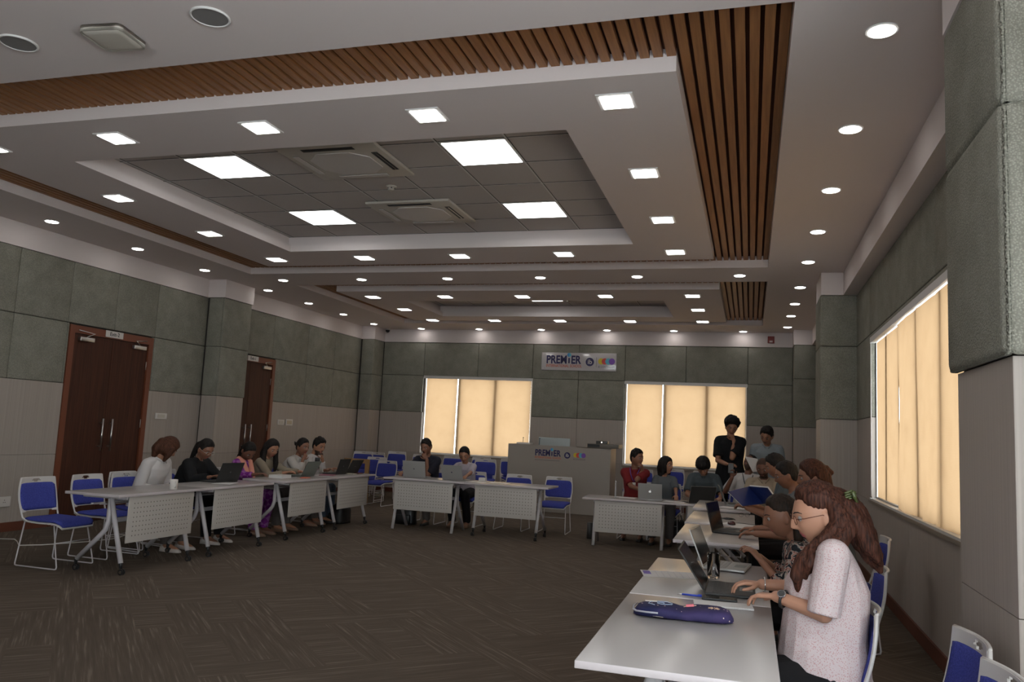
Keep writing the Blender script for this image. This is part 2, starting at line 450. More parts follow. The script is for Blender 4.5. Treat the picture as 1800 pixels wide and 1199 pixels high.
# ---- ceiling lamps
def round_lamp():
    r = thing('round_downlight', '', 'ceiling light')
    a = MB(); a.cyl((0, 0, -.004), (0, 0, .004), .085, .085, lrim, 24); a.build('rim', parent=r)
    a = MB(); a.cyl((0, 0, -.008), (0, 0, -.004), .068, .072, lampm, 24); a.build('diffuser', parent=r)
    return r
def square_lamp():
    r = thing('square_downlight', '', 'ceiling light')
    a = MB(); a.box(-.125, .125, -.125, .125, -.006, .003, lrim); a.build('rim', parent=r)
    a = MB(); a.box(-.10, .10, -.10, .10, -.010, -.006, lampm); a.build('diffuser', parent=r)
    return r
R0 = round_lamp(); S0 = square_lamp()
first = {'r': True, 's': True}
def put(kind, x, y, label, group):
    src = R0 if kind == 'r' else S0
    if first[kind]: first[kind] = False; src.location = (x, y, ZC - .004); src['label'] = label; src['group'] = group; return
    dup(src, (x, y, ZC - .004), 0, label, group)
ord_ = ['nearest', 'second nearest', 'third nearest', 'fourth nearest', 'fifth nearest', 'sixth nearest', 'seventh nearest', 'eighth nearest', 'farthest']
RY = [4.49, 5.92, 7.36, 8.82, 10.3, 11.98, 13.4, 14.68, 16.1]
for i, y in enumerate(RY): put('r', .655, y, 'round white downlight over the right aisle beside the window wall, %s of its row' % ord_[i], 'round downlights along the right wall')
LY = [7.41, 8.83, 10.25, 11.95, 13.3, 14.67, 16.07]
for i, y in enumerate(LY): put('r', -8.11, y, 'round white downlight beside the left wall above the doors, %s of its row' % (ord_[i] if i < 6 else 'farthest'), 'round downlights along the left wall')
XO = ['leftmost', 'second from left', 'third from left', 'fourth from left', 'fifth from left', 'rightmost']
for i, x in enumerate([-7.26, -5.86, -4.42, -2.97, -1.56, -.17]):
    put('r', x, 11.09, 'round downlight in the white strip between the two slatted coffers, %s' % XO[i], 'round downlights between the coffers')
    put('r', x, 16.78, 'round downlight washing the far wall band, %s of its row' % XO[i], 'round downlights along the far wall')
SX = [-6.43, -5.06, -3.68, -2.28, -.9]
XS = ['leftmost', 'second from left', 'middle', 'second from right', 'rightmost']
for i, x in enumerate(SX):
    put('s', x, 5.15, 'square downlight along the near edge of the big coffer island, %s' % XS[i], 'square downlights in the near coffer')
    put('s', x, 9.62, 'square downlight along the far edge of the big coffer island, %s' % XS[i], 'square downlights in the near coffer')
    put('s', x, 12.64, 'square downlight along the near edge of the far coffer island, %s' % XS[i], 'square downlights in the far coffer')
    put('s', x, 15.42, 'square downlight along the far edge of the far coffer island, %s' % XS[i], 'square downlights in the far coffer')
for i, y in enumerate((6.66, 8.16)):
    put('s', -.9, y, 'square downlight on the right side of the big coffer island, %s corner' % ('nearer the near' if i == 0 else 'nearer the far'), 'square downlights in the near coffer')
    put('s', -6.43, y, 'square downlight on the left side of the big coffer island, %s corner' % ('nearer the near' if i == 0 else 'nearer the far'), 'square downlights in the near coffer')
for x, sd in ((-.9, 'right'), (-6.44, 'left')): put('s', x, 14.02, 'square downlight alone midway on the %s side of the far coffer island' % sd, 'square downlights in the far coffer')
# lamps of the same ceiling behind the photographer light the near furniture
for i, (x, y) in enumerate([(.655, 3.0), (.655, 1.5), (.655, 0), (-8.11, 4.5), (-8.11, 1.5), (-5.8, -.8), (-2.9, -.8), (-5.8, 1.6)]):
    put('r', x, y, 'round downlight at the near end of the ceiling, %s' % ['over the near padded pier', 'over the photographer', 'just behind the photographer', 'by the near left wall', 'in the near left corner', 'at the left of the near wall', 'at the middle of the near wall', 'over the near left floor'][i], 'round downlights at the near end')
def led_panel(x, y, label, sx=.29, sy=.285, z=ZT - .008):
    r = thing('led_panel', label, 'ceiling light', (x, y, z), 0, 'large led panels')
    a = MB(); a.box(-sx - .02, sx + .02, -sy - .02, sy + .02, 0, .008, grid_m); a.build('frame', parent=r)
    a = MB(); a.box(-sx, sx, -sy, sy, -.004, 0, panm); a.build('diffuser', parent=r)
led_panel(-5.02, 6.55, 'large square LED panel in the tiled coffer, near left one beside the near air conditioner')
led_panel(-2.34, 6.55, 'large square LED panel in the tiled coffer, near right and largest in view')
led_panel(-5.02, 8.41, 'large square LED panel in the tiled coffer, far left of the four')
led_panel(-2.34, 8.41, 'large square LED panel in the tiled coffer, far right of the four')
led_panel(-3.69, 14.10, 'LED panel in the far coffer seen as a thin bright line')

# ---- cassette air conditioners
def cassette(x, y, label, h=.5):
    r = thing('cassette_air_conditioner', label, 'air conditioner', (x, y, ZT - .03), 0, 'ceiling cassette air conditioners')
    a = MB(); a.box(-h, h, -h * .9, h * .9, -.008, .021, cream, bev=.008); a.build('fascia', parent=r)
    q = h * .62; oc = .14
    a = MB(); a.poly([(-q + oc, -q * .9), (q - oc, -q * .9), (q, -q * .9 + oc), (q, q * .9 - oc), (q - oc, q * .9), (-q + oc, q * .9), (-q, q * .9 - oc), (-q, -q * .9 + oc)], .008, whitep, Matrix.Translation((0, 0, -.018)))
    a.build('intake_grille', parent=r)
    for i, (dx, dy, lx, ly) in enumerate(((0, -h * .73, .26, .03), (0, h * .73, .26, .03), (-h * .8, 0, .03, .24), (h * .8, 0, .03, .24))):
        v = MB(); v.box(dx - lx, dx + lx, dy - ly, dy + ly, -.011, -.006, dark if i in (0, 3) else darkg)
        sl = v.build('air_slot', parent=r)
        v = MB()
        if i in (0, 3):   # louvre flap swung open
            if i == 0: v.box(-.25, .25, dy - .012, dy - .004, -.016, -.008, darkg)
            else: v.box(dx + .004, dx + .012, -.22, .22, -.016, -.008, steel)
        else: v.box(dx - lx, dx + lx, dy - ly, dy + ly, -.016, -.0105, whitep)
        v.build('louvre', parent=sl)
cassette(-3.69, 6.53, 'near square cassette air conditioner set in the ceiling tiles between LED panels')
cassette(-3.66, 8.28, 'second cassette air conditioner just beyond the smoke detector')
cassette(-5.0, 13.8, 'cassette air conditioner at the left of the far coffer', .45)
cassette(-2.2, 13.8, 'cassette air conditioner at the right of the far coffer', .45)
def detector(x, y, z, label):
    r = thing('smoke_detector', label, 'smoke detector', (x, y, z))
    a = MB(); a.cyl((0, 0, -.012), (0, 0, .0), .055, .055, cream, 20); a.build('base', parent=r)
    a = MB(); a.cyl((0, 0, -.035), (0, 0, -.012), .036, .044, cream, 20); a.cyl((0, 0, -.05), (0, 0, -.035), .022, .034, cream, 20)
    for k in range(6): a.box(.030, .042, -.006, .006, -.03, -.02, dark, M=Matrix.Rotation(k * PI / 3, 4, 'Z'))
    a.build('sensor', parent=r)
detector(-3.62, 7.36, ZT - .004, 'cream smoke detector on the ceiling tiles between the two air conditioners')
detector(-3.25, 14.2, ZT - .004, 'small smoke detector in the far coffer beside the LED strip')
for x, y, l in ((-2.97, 3.60, 'round ceiling speaker nearer the middle of the plaster ceiling'), (-4.40, 3.63, 'round ceiling speaker at the far left edge of the picture')):
    r = thing('ceiling_speaker', l, 'speaker', (x, y, ZC - .002), 0, 'round ceiling speakers')
    a = MB(); a.tube([(.105 * math.cos(k * PI / 14), .105 * math.sin(k * PI / 14), -.003) for k in range(28)], .008, lrim, 6, True); a.build('rim', parent=r)
    g = mat('speaker_mesh', (.20, .19, .19), .7)
    a = MB(); a.cyl((0, 0, -.006), (0, 0, 0), .10, .10, g, 28); a.build('grille', parent=r)
a = MB(); vs = a.box(-.14, .14, -.13, .13, -.05, 0, cream, M=Matrix.Rotation(.1, 4, 'Z'), bev=.045, seg=4)
o = a.build('wireless_access_point', loc=(-3.70, 3.66, ZC)); tag(o, 'cream rounded square wireless access point on ceiling between two speakers', 'access point')

# ================================================================ DOORS
def door(n, y0, y1, ztop, sign, nleaf=2):
    r = bpy.data.objects.new('door_%d' % n, None); COL.objects.link(r); r['kind'] = 'structure'; r.location = (XL, (y0 + y1) / 2, 0)
    h = (y1 - y0) / 2; fw = .085
    a = MB(); a.box(-.03, .012, -h, -h + fw, 0, ztop, doorf); a.box(-.03, .012, h - fw, h, 0, ztop, doorf); a.box(-.03, .012, -h + fw, h - fw, ztop - fw - .02, ztop, doorf)
    a.build('door_frame', parent=r)
    for sgn in (-1, 1):
        ya, yb = (sgn * (h - fw - .006), sgn * .003)
        a = MB(); a.box(-.035, -.012, min(ya, yb), max(ya, yb), .01, ztop - fw - .028, doorw); lf = a.build('door_leaf', parent=r)
        a = MB(); yh = sgn * .085
        a.tube([(.045, yh, .96), (.045, yh, 1.40)], .0125, steel, 10)
        for z in (1.02, 1.34): a.cyl((-.014, yh, z), (.045, yh, z), .007, None, steel, 8)
        a.build('door_handle', parent=lf)
        a = MB(); yc = sgn * (h - .28); a.box(-.014, .04, yc - .12, yc + .12, ztop - .20, ztop - .145, steel, bev=.006)
        a.tube([(.02, yc, ztop - .14), (.05, yc - sgn * .10, ztop - .085), (.018, yc + sgn * .16 - sgn * .02, ztop - .06)], .007, steel, 6)
        a.build('door_closer', parent=lf)
        for z in (.35, 1.35, 2.2):
            a = MB(); yy = sgn * (h - fw - .003); a.cyl((-.010, yy, z - .06), (-.010, yy, z + .06), .008, None, steel, 8); a.build('hinge', parent=lf)
    return r
d1 = door(1, D1[0], D1[1], 2.62, 'Exit-2'); d2 = door(2, D2[0] - .16, D2[1], 2.62, 'Exit-1')
ink = mat('black_ink', (.02, .018, .03), .5)
def text(s, size, m, parent, loc, rot, bold=0.0, align='CENTER', ext=.0006, sx=1.0, name='lettering'):
    c_ = bpy.data.curves.new(name, 'FONT'); c_.body = s; c_.size = size; c_.extrude = ext; c_.offset = bold; c_.align_x = align; c_.align_y = 'CENTER'; c_.resolution_u = 4
    t_ = bpy.data.objects.new(name, c_); COL.objects.link(t_)
    dg = bpy.context.evaluated_depsgraph_get(); me = bpy.data.meshes.new_from_object(t_.evaluated_get(dg)); me.name = name
    bpy.data.objects.remove(t_, do_unlink=True)
    me.materials.clear(); me.materials.append(m)
    o_ = bpy.data.objects.new(name, me); COL.objects.link(o_)
    o_.location = loc; o_.rotation_euler = rot; o_.scale = (sx, 1, 1)
    if parent: o_.parent = parent
    return o_
for y, s, l in ((9.08, 'Exit-2', 'small white Exit-2 sign on the frame of the near double door'), (12.37, 'Exit-1', 'small white Exit-1 sign on the frame of the far door')):
    a = MB(); a.box(0, .008, -.16, .16, -.045, .045, whitep); sg = a.build('exit_sign', loc=(XL + .013, y, 2.575)); tag(sg, l, 'sign')
    text(s, .075, ink, sg, (.009, 0, 0), (PI / 2, 0, PI / 2), .001)

# ================================================================ WINDOWS AND BLINDS
blind = bpy.data.materials.new('tan_roller_blind'); blind.use_nodes = True
nt = blind.node_tree; nt.nodes.clear(); N = nt.nodes; L = nt.links
out = N.new('ShaderNodeOutputMaterial'); tr = N.new('ShaderNodeBsdfTranslucent'); df = N.new('ShaderNodeBsdfDiffuse'); mxs = N.new('ShaderNodeMixShader'); mxs.inputs[0].default_value = .35
tc = N.new('ShaderNodeTexCoord'); mp = N.new('ShaderNodeMapping'); mp.inputs['Scale'].default_value = (14, 14, 14)
n1 = N.new('ShaderNodeTexNoise'); n1.inputs['Scale'].default_value = .35; n1.inputs['Detail'].default_value = 4
wv = N.new('ShaderNodeTexWave'); wv.bands_direction = 'Z'; wv.inputs['Scale'].default_value = 2.2; wv.inputs['Distortion'].default_value = 3.0; wv.inputs['Detail'].default_value = 3
L.new(tc.outputs['Object'], mp.inputs[0]); L.new(mp.outputs[0], n1.inputs['Vector']); L.new(mp.outputs[0], wv.inputs['Vector'])
cr = N.new('ShaderNodeValToRGB'); cr.color_ramp.elements[0].color = (.62, .40, .21, 1); cr.color_ramp.elements[1].color = (.72, .48, .26, 1)
cr.color_ramp.elements[0].position = .2; cr.color_ramp.elements[1].position = .8
md = N.new('ShaderNodeMath'); md.operation = 'MULTIPLY_ADD'; md.inputs[1].default_value = .35; L.new(wv.outputs['Fac'], md.inputs[0]); L.new(n1.outputs[0], md.inputs[2])
L.new(md.outputs[0], cr.inputs[0]); dim = N.new('ShaderNodeMix'); dim.data_type = 'RGBA'; dim.blend_type = 'MULTIPLY'; dim.inputs[0].default_value = 1.0; dim.inputs[7].default_value = (.285, .278, .285, 1); L.new(cr.outputs[0], dim.inputs[6]); L.new(dim.outputs[2], tr.inputs[0]); L.new(cr.outputs[0], df.inputs[0]); L.new(tr.outputs[0], mxs.inputs[1]); L.new(df.outputs[0], mxs.inputs[2]); L.new(mxs.outputs[0], out.inputs[0])
pane = mat('window_pane', (1, 1, 1), .05); 
nt = pane.node_tree; nt.nodes.clear(); out = nt.nodes.new('ShaderNodeOutputMaterial'); tb = nt.nodes.new('ShaderNodeBsdfTransparent'); gb = nt.nodes.new('ShaderNodeBsdfGlossy'); gb.inputs['Roughness'].default_value = .05; ms = nt.nodes.new('ShaderNodeMixShader'); ms.inputs[0].default_value = .05
tb.inputs[0].default_value = (.93, .95, .95, 1)
nt.links.new(tb.outputs[0], ms.inputs[1]); nt.links.new(gb.outputs[0], ms.inputs[2]); nt.links.new(ms.outputs[0], out.inputs[0])
sunroom = mat('sill_board', (.22, .18, .14), .5)

def window(n, axis, wall_face, out_dir, a0, a1, z0, z1, mull, blinds, gapz=0, wob=0.0, sill=True):
    """axis 'y' = wall normal along y. local frame: u along the wall, v = depth outwards, w = up"""
    r = bpy.data.objects.new('window_%d' % n, None); COL.objects.link(r); r['kind'] = 'structure'
    def P(u, v, w_): return (u, wall_face + out_dir * v, w_) if axis == 'y' else (wall_face + out_dir * v, u, w_)
    def bx(mb, u0, u1, v0, v1, w0, w1, m):
        A, B = P(u0, v0, w0), P(u1, v1, w1)
        mb.box(min(A[0], B[0]), max(A[0], B[0]), min(A[1], B[1]), max(A[1], B[1]), w0, w1, m)
    a = MB(); fw = .035
    for (u0, u1, w0, w1) in ((a0, a1, z0, z0 + fw), (a0, a1, z1 - fw, z1), (a0, a0 + fw, z0, z1), (a1 - fw, a1, z0, z1)): bx(a, u0, u1, .05, .14, w0, w1, walu)
    for q in mull: bx(a, q - .035, q + .035, .055, .12, z0, z1, walu)
    bx(a, a0, a1, .09, .13, z0 + .42 * (z1 - z0) - .015, z0 + .42 * (z1 - z0) + .015, walu) if axis == 'zz' else None
    a.build('window_frame', parent=r)
    a = MB(); bx(a, a0 + fw, a1 - fw, .115, .119, z0 + fw, z1 - fw, pane); a.build('window_pane', parent=r)
    if sill:
        a = MB(); bx(a, a0 - .02, a1 + .02, -.03, .05, z0 - .03, z0, sunroom); bx(a, a0, a1, -.02, .04, z0 - .0, z0 + .02, walu); a.build('window_sill', parent=r)
        a = MB(); bx(a, a0 - .01, a1 + .01, -.012, .04, z1 - .05, z1 + .012, walu); a.build('blind_cassette', parent=r)
    return r, P
def blind_sheet(P, u0, u1, z0, z1, label, group, v=.03, amp=.004, k=1, folds=None):
    a = MB(); nu, nz = 40, 24
    def dep(u, z):
        d_ = v + amp * math.sin((u - u0) * 5 + k) * (1 - (z - z0) / (z1 - z0))
        if folds:
            for (fu, sl, am, wd) in folds:
                c0 = u0 + (u1 - u0) * (fu + sl * (1 - (z - z0) / (z1 - z0)) ** 2)
                d_ -= am * math.exp(-((u - c0) / wd) ** 2) * (.3 + .7 * (1 - (z - z0) / (z1 - z0)))
        return d_
    rows = []
    for j in range(nz + 1):
        z = z0 + (z1 - z0) * j / nz
        rows.append([P(u0 + (u1 - u0) * i / nu, dep(u0 + (u1 - u0) * i / nu, z), z) for i in range(nu + 1)])
    a.loft(rows, blind, cap=False, closed=False)
    r = a.build('roller_blind', norm=False); tag(r, label, 'blind', group)
    a = MB(); A, B = Vector(P(u0, v, z0 - .008)), Vector(P(u1, v, z0 - .008)); a.tube([A, B], .009, walu, 8); a.build('bottom_bar', parent=r)
    return r
r, P = window(1, 'y', YB - .04, 1, -7.21, -4.63, .90, 2.67, [-6.35, -5.49], 2)
blind_sheet(P, -7.15, -6.40, .94, 2.64, 'backlit tan roller blind, narrow left one of the far-left window', 'roller blinds on the far wall')
blind_sheet(P, -6.36, -4.66, .94, 2.64, 'backlit tan roller blind, wide right one of the far-left window', 'roller blinds on the far wall', k=2)
r, P = window(2, 'y', YB - .04, 1, -2.58, -.08, .90, 2.67, [-1.74, -.88], 2)
blind_sheet(P, -2.53, -1.79, .94, 2.64, 'backlit tan roller blind, narrow one behind the man in the red polo', 'roller blinds on the far wall', k=3)
blind_sheet(P, -1.745, -.11, .94, 2.64, 'backlit tan roller blind, wide one behind the standing person in black', 'roller blinds on the far wall', k=4)
r, P = window(3, 'x', XR, 1, 5.55, 9.73, .93, 2.72, [9.0, 8.26, 7.3, 6.4], 2)
blind_sheet(P, 8.26, 9.62, .97, 2.66, 'tan roller blind on the right wall window, straight far one', 'roller blinds on the right wall', v=.045)
blind_sheet(P, 5.6, 8.20, .94, 2.66, 'creased tan roller blind on the right wall window, bulging near one', 'roller blinds on the right wall', v=.02, amp=.012, k=0,
            folds=[(.62, -.10, .03, .05), (.38, .02, -.022, .06), (.80, .03, .018, .1), (.98, .10, -.03, .08)])
r, P = window(4, 'x', XR, 1, -2.4, 2.5, .93, 2.72, [-.9, .2, 1.3], 2)
r, P = window(5, 'y', YN, -1, -2.4, 1.15, .3, 3.2, [-1.2, 0.0], 2, sill=False)  # out of view; added so daylight brightens the near pier, table and ceiling
a = MB(); ch = [(XR - .012, 9.66, z) for z in (2.66, 2.0, 1.3, .97)]; a.tube(ch, .004, walu, 6); o = a.build('blind_chain'); tag(o, 'thin white pull chain at the far edge of the right window blinds', 'chain')
# ================================================================ FURNITURE
topm = mat('pale_grey_tabletop', (0.39, 0.36, 0.35), 0.22, spec=0.45, bump=(150, 0.01))
edgem = mat('tabletop_edge', (0.50, 0.45, 0.46), 0.4)
metw = mat('white_powder_coat', (0.50, 0.47, 0.48), 0.4)
chairw = mat('white_chair_shell', (0.52, 0.49, 0.47), 0.4)
blue = mat('royal_blue_fabric', (0.045, 0.055, 0.26), 0.9, spec=0.2)
t = tex(blue, 'ShaderNodeTexNoise', 160, Detail=2)
mixcol(blue, t.outputs[0], (0.033, 0.042, 0.21), (0.06, 0.072, 0.32), (0.35, 0.65))
# perforated metal: rows of small dark holes
perf = mat('perforated_white_metal', (0.45, 0.42, 0.39), 0.5)
N, L, b = nodes(perf)
tc = N.new('ShaderNodeTexCoord'); sx_ = N.new('ShaderNodeSeparateXYZ'); L.new(tc.outputs['Object'], sx_.inputs[0])
def mth(op, a, b_=None, c_=None):
    q = N.new('ShaderNodeMath'); q.operation = op
    for i, v in enumerate((a, b_, c_)):
        if v is None: continue
        if isinstance(v, (int, float)): q.inputs[i].default_value = v
        else: L.new(v, q.inputs[i])
    return q.outputs[0]
px_ = mth('SUBTRACT', mth('FRACT', mth('MULTIPLY_ADD', sx_.outputs[0], 1 / .0425, .5)), .5)
pz_ = mth('SUBTRACT', mth('FRACT', mth('MULTIPLY', sx_.outputs[2], 1 / .0425)), .5)
d2_ = mth('ADD', mth('MULTIPLY', px_, px_), mth('MULTIPLY', pz_, pz_))
hole = mth('LESS_THAN', d2_, .020)
inx = mth('LESS_THAN', mth('ABSOLUTE', sx_.outputs[0]), .40)
inz = mth('MULTIPLY', mth('GREATER_THAN', sx_.outputs[2], .043), mth('LESS_THAN', sx_.outputs[2], .384))
hole = mth('MULTIPLY', mth('MULTIPLY', hole, inx), inz)
mxh = N.new('ShaderNodeMix'); mxh.data_type = 'RGBA'; mxh.inputs[6].default_value = (.45, .42, .39, 1); mxh.inputs[7].default_value = (.12, .10, .09, 1)
L.new(hole, mxh.inputs[0]); L.new(mxh.outputs[2], b.inputs['Base Color'])

def training_table(x, y, rz, label, h=.74, casters=True, lt=1.25, dp=.62, group='folding training tables', panel=True, legx=.46):
    r = thing('training_table', label, 'table', (x, y, 0), rz, group)
    a = MB(); a.box(-lt / 2 + .001, lt / 2 - .001, -dp / 2, dp / 2, h - .026, h, None, bev=.003); tp = a.build('tabletop', topm, parent=r)
    tp.data.materials.append(edgem)
    for f_ in tp.data.polygons:
        if abs(f_.normal.z) < .5: f_.material_index = 1
    if panel:
        a = MB(); a.box(-.455, .455, -.006, .006, 0, .425, None, bev=.003); a.build('modesty_panel', perf, parent=r, loc=(0, -dp / 2 + .035, h - .455))
    zb = .105 if casters else 0.0
    for sx in (-1, 1):
        X = sx * legx
        a = MB()
        a.tube([(X, -.08, h - .05), (X, -.255, zb)], .023, metw, 8)
        lg = a.build('leg', parent=r)
        a = MB()
        a.tube([(X, -.07, h - .06), (X, -.07, .47), (X, -.05, .40), (X, -.01, .355), (X, .25, zb)], .023, metw, 8)
        lg2 = a.build('leg', parent=r)
        if casters:
            for L_, yy in ((lg, -.262), (lg2, .262)):
                c_ = MB(); c_.cyl((X, yy, .055), (X, yy + (.008 if yy < 0 else -.01), .115), .013, .020, dark, 10)
                for q in (-1, 1): c_.cyl((X + q * .006, yy - .012, .027), (X + q * .018, yy - .012, .027), .027, None, dark, 16)
                for q in (-1, 1): c_.cyl((X + q * .0185, yy - .012, .027), (X + q * .020, yy - .012, .027), .015, None, chrome, 12)
                c_.build('caster', parent=L_)
        a = MB(); a.box(X - .014, X + .014, -.26, .24, h - .058, h - .027, metw, bev=.004); a.build('support_arm', parent=r)
    a = MB(); a.box(-legx, legx, -.09, -.05, h - .075, h - .035, metw); a.box(-legx, legx, -.085, -.06, .46, .50, metw); a.build('cross_beam', parent=r)
    a = MB()
    for yy in (0.02, .10, .18): a.tube([(-legx + .03, yy, h - .12), (legx - .03, yy, h - .12)], .004, metw, 6)
    for xx in (-.40, .40): a.tube([(xx, .18, h - .12), (xx, -.04, h - .12), (xx, -.06, h - .07)], .004, metw, 6)
    a.build('wire_shelf', parent=r)
    a = MB()
    for xx in (-legx + .05, legx - .05): a.box(xx - .03, xx + .03, -.10, -.05, h - .045, h - .028, darkg)
    a.build('fold_latch', parent=r)
    return r

training_table(-5.82, 6.705, PI / 2, 'white training table nearest on the left row, with the mug on it')
training_table(-5.82, 7.955, PI / 2, 'white training table of the left row where the woman in the black jacket types')
training_table(-5.84, 9.475, PI / 2, 'white training table of the left row beside the second door, with the thick white book')
training_table(-5.84, 10.725, PI / 2, 'white training table at the far end of the left row, with the steel bottle')
training_table(-4.54, 11.19, 0, 'white training table with two grey laptops in front of the podium, legs without wheels', casters=False)
training_table(-3.29, 11.19, 0, 'white training table with loose papers and two empty chairs behind it')
training_table(-1.60, 11.32, .06, 'low white table without wheels where the man in the red polo sits', h=.64, casters=False)
training_table(-.355, 11.40, .06, 'low white table of the far right corner, behind the dark laptop', h=.64, casters=False)
training_table(-.225, 3.33, -PI / 2, 'nearest white table with the galaxy pencil case', panel=False, dp=.65)
training_table(-.225, 4.60, -PI / 2, 'white table with the glass tumbler, beside the nearest table', panel=False, dp=.65)
training_table(-.24, 6.86, -PI / 2, 'white table of the right row carrying the black laptop with its lid toward us', panel=False)
training_table(-.26, 8.24, -PI / 2, 'white table of the right row where the blue book is held up', panel=False)
training_table(-.30, 9.92, -PI / 2, 'white table at the far end of the right row, with the grey laptop', panel=False)

def make_chair():
    r = thing('stacking_chair', '', 'chair')
    # seat
    a = MB(); rows = []
    prof = [(-.215, .455, .19), (-.19, .462, .205), (-.10, .458, .218), (0, .455, .222), (.10, .458, .222), (.18, .455, .215), (.225, .435, .20), (.24, .412, .18)]
    top, bot = [], []
    for yy, zz, hw in prof:
        ring = []
        for k in range(13):
            u = -1 + k / 6.0
            ring.append((hw * u, yy, zz - .012 * abs(u) ** 6 - .006 * (1 - u * u)))
        for k in range(12, -1, -1):
            u = -1 + k / 6.0; ring.append((hw * u, yy - .004, zz - .035 + .008 * abs(u) ** 4))
        rows.append(ring)
    a.loft(rows, blue); a.build('seat', parent=r)
    a = MB(); rows = []
    for yy, zz, hw in [(-.235, .44, .205)] + [(p_[0], p_[1] - .036, p_[2] + .006) for p_ in prof[1:]]:
        rows.append([(hw * (-1 + k / 4.0), yy, zz) for k in range(9)] + [(hw * (1 - k / 4.0), yy, zz - .012) for k in range(9)])
    a.loft(rows, chairw); a.build('seat_pan', parent=r)
    # back shell with its oval grip
    def S(u, w_, off=0.0):
        hw = .205 + .018 * math.sin(w_ * PI) - .01 * w_
        return (hw * u, -.235 - .065 * w_ - .02 * math.sin(w_ * PI * .9) - .035 * (1 - u * u) + off, .47 + .345 * w_)
    a = MB(); nu, nw = 32, 30; V = {}
    for i in range(nu + 1):
        for j in range(nw + 1):
            V[i, j] = a.bm.verts.new(S(-1 + 2 * i / nu, .06 + .94 * j / nw))
    for i in range(nu):
        for j in range(nw):
            u = -1 + 2 * (i + .5) / nu; w_ = .06 + .94 * (j + .5) / nw
            if (u / .24) ** 2 + ((w_ - .925) / .045) ** 2 < 1: continue
            if w_ < .16 and abs(u) < .82 - (.16 - w_): continue
            a.bm.faces.new((V[i, j], V[i + 1, j], V[i + 1, j + 1], V[i, j + 1]))
    for v in [v for v in a.bm.verts if not v.link_faces]: a.bm.verts.remove(v)
    bmesh.ops.recalc_face_normals(a.bm, faces=a.bm.faces)
    bmesh.ops.solidify(a.bm, geom=a.bm.faces, thickness=.010)
    for f_ in a.bm.faces: f_.smooth = False
    a.mats = [chairw]
    for sx in (-1, 1):   # side rims running down to the seat
        pts = [S(sx * 1.0, w_, .0) for w_ in (1, .8, .6, .4, .2, .05)] + [(sx * .205, -.225, .445), (sx * .20, -.17, .425)]
        a.tube(pts, .008, chairw, 8)
    a.tube([S(-1 + k / 6.0, 1.0) for k in range(13)], .007, chairw, 8)
    a.tube([S(-1 + k / 6.0, .10, .002) for k in range(13)], .007, chairw, 8)
    a.build('backrest', parent=r)
    a = MB(); rows = []
    for j in range(11):
        w_ = .11 + .75 * j / 10; puff = .018 * (1 - abs(2 * j / 10 - 1) ** 6) + .004
        ring = [S((-1 + k / 6.0) * .995, w_, .006 + puff * (1 - abs(-1 + k / 6.0) ** 8)) for k in range(13)] + [S((1 - k / 6.0) * .995, w_, .001) for k in range(13)]
        rows.append(ring)
    a.loft(rows, blue); a.build('back_cushion', parent=r)
    # sled legs in bent wire, each side one loop
    for sx in (-1, 1):
        a = MB()
        a.tube([(sx * .195, -.20, .425), (sx * .215, -.245, .03), (sx * .218, -.24, .012), (sx * .218, -.22, .007), (sx * .218, .235, .007), (sx * .218, .25, .012), (sx * .216, .252, .03), (sx * .195, .15, .412)], .0065, metw, 8)
        a.build('leg', parent=r)
    a = MB(); a.tube([(-.205, .20, .24), (.205, .20, .24)], .005, metw, 6); a.tube([(-.195, -.15, .415), (.195, -.15, .415)], .008, metw, 6); a.tube([(-.195, .12, .405), (.195, .12, .405)], .008, metw, 6)
    a.build('cross_bar', parent=r)
    return r
CH0 = make_chair(); ch_used = [False]
def chair(x, y, rz, label, group='blue and white stacking chairs', z=0.0):
    if not ch_used[0]:
        ch_used[0] = True; CH0.location = (x, y, z); CH0.rotation_euler = (0, 0, rz); CH0['label'] = label; CH0['group'] = group; return CH0
    return dup(CH0, (x, y, z), rz, label, group)
# facing +X is rz=-90 deg
chair(-6.43, 6.34, -PI / 2, 'empty blue chair fully in view at the left end, nearest to the left wall socket')
chair(-6.47, 7.00, -PI / 2, 'empty blue chair tucked behind the near left table in front of the double door')
chair(-6.50, 7.56, -PI / 2 - .15, 'blue chair behind the near left table, next to the woman in the white shirt')
chair(-3.50, 12.02, PI, 'empty blue chair behind the table with papers, left of two', )
chair(-2.85, 12.08, PI + .05, 'empty blue chair at the right end of the middle table in front of the podium')
chair(.475, 3.36, PI / 2 + .06, 'empty blue chair nearest on the right, against the padded pier')
chair(.45, 2.86, PI / 2 + .06, 'empty blue chair cut by the lower right corner of the picture')
chair(-6.72, 13.95, PI - .06, 'single blue chair standing in front of the stacked chairs')
# stacks along the far wall, every chair of a stack its own
stk = [(-7.85, 15.3, PI + .2, 4), (-7.22, 15.5, PI, 5), (-6.62, 15.45, PI, 4), (-6.02, 15.7, PI, 4), (-7.18, 14.5, PI + .05, 2), (-5.40, 15.75, PI, 4), (-4.95, 14.9, PI + .25, 4), (-4.62, 15.8, PI + .5, 4), (-8.0, 16.1, PI, 3),
       (-2.05, 15.4, PI - .2, 3), (-1.42, 15.5, PI, 4), (-.82, 15.3, PI, 4), (-.22, 15.5, PI + .1, 3)]
names = ['at the far left, beside the corner pier', 'behind the single chair, left', 'behind the single chair, right', 'behind the man in the dark tee', 'low two-chair pile in front of the left stacks', 'between the two people at the middle table',
         'right behind the woman in the lilac top', 'against the podium', 'in the far left corner', 'behind the man in the red polo', 'behind the woman in the grey tee', 'behind the bent-over person in grey', 'behind the standing person in black']
pos = ['bottom', 'second from bottom', 'third from bottom', 'fourth from bottom', 'fifth from bottom']
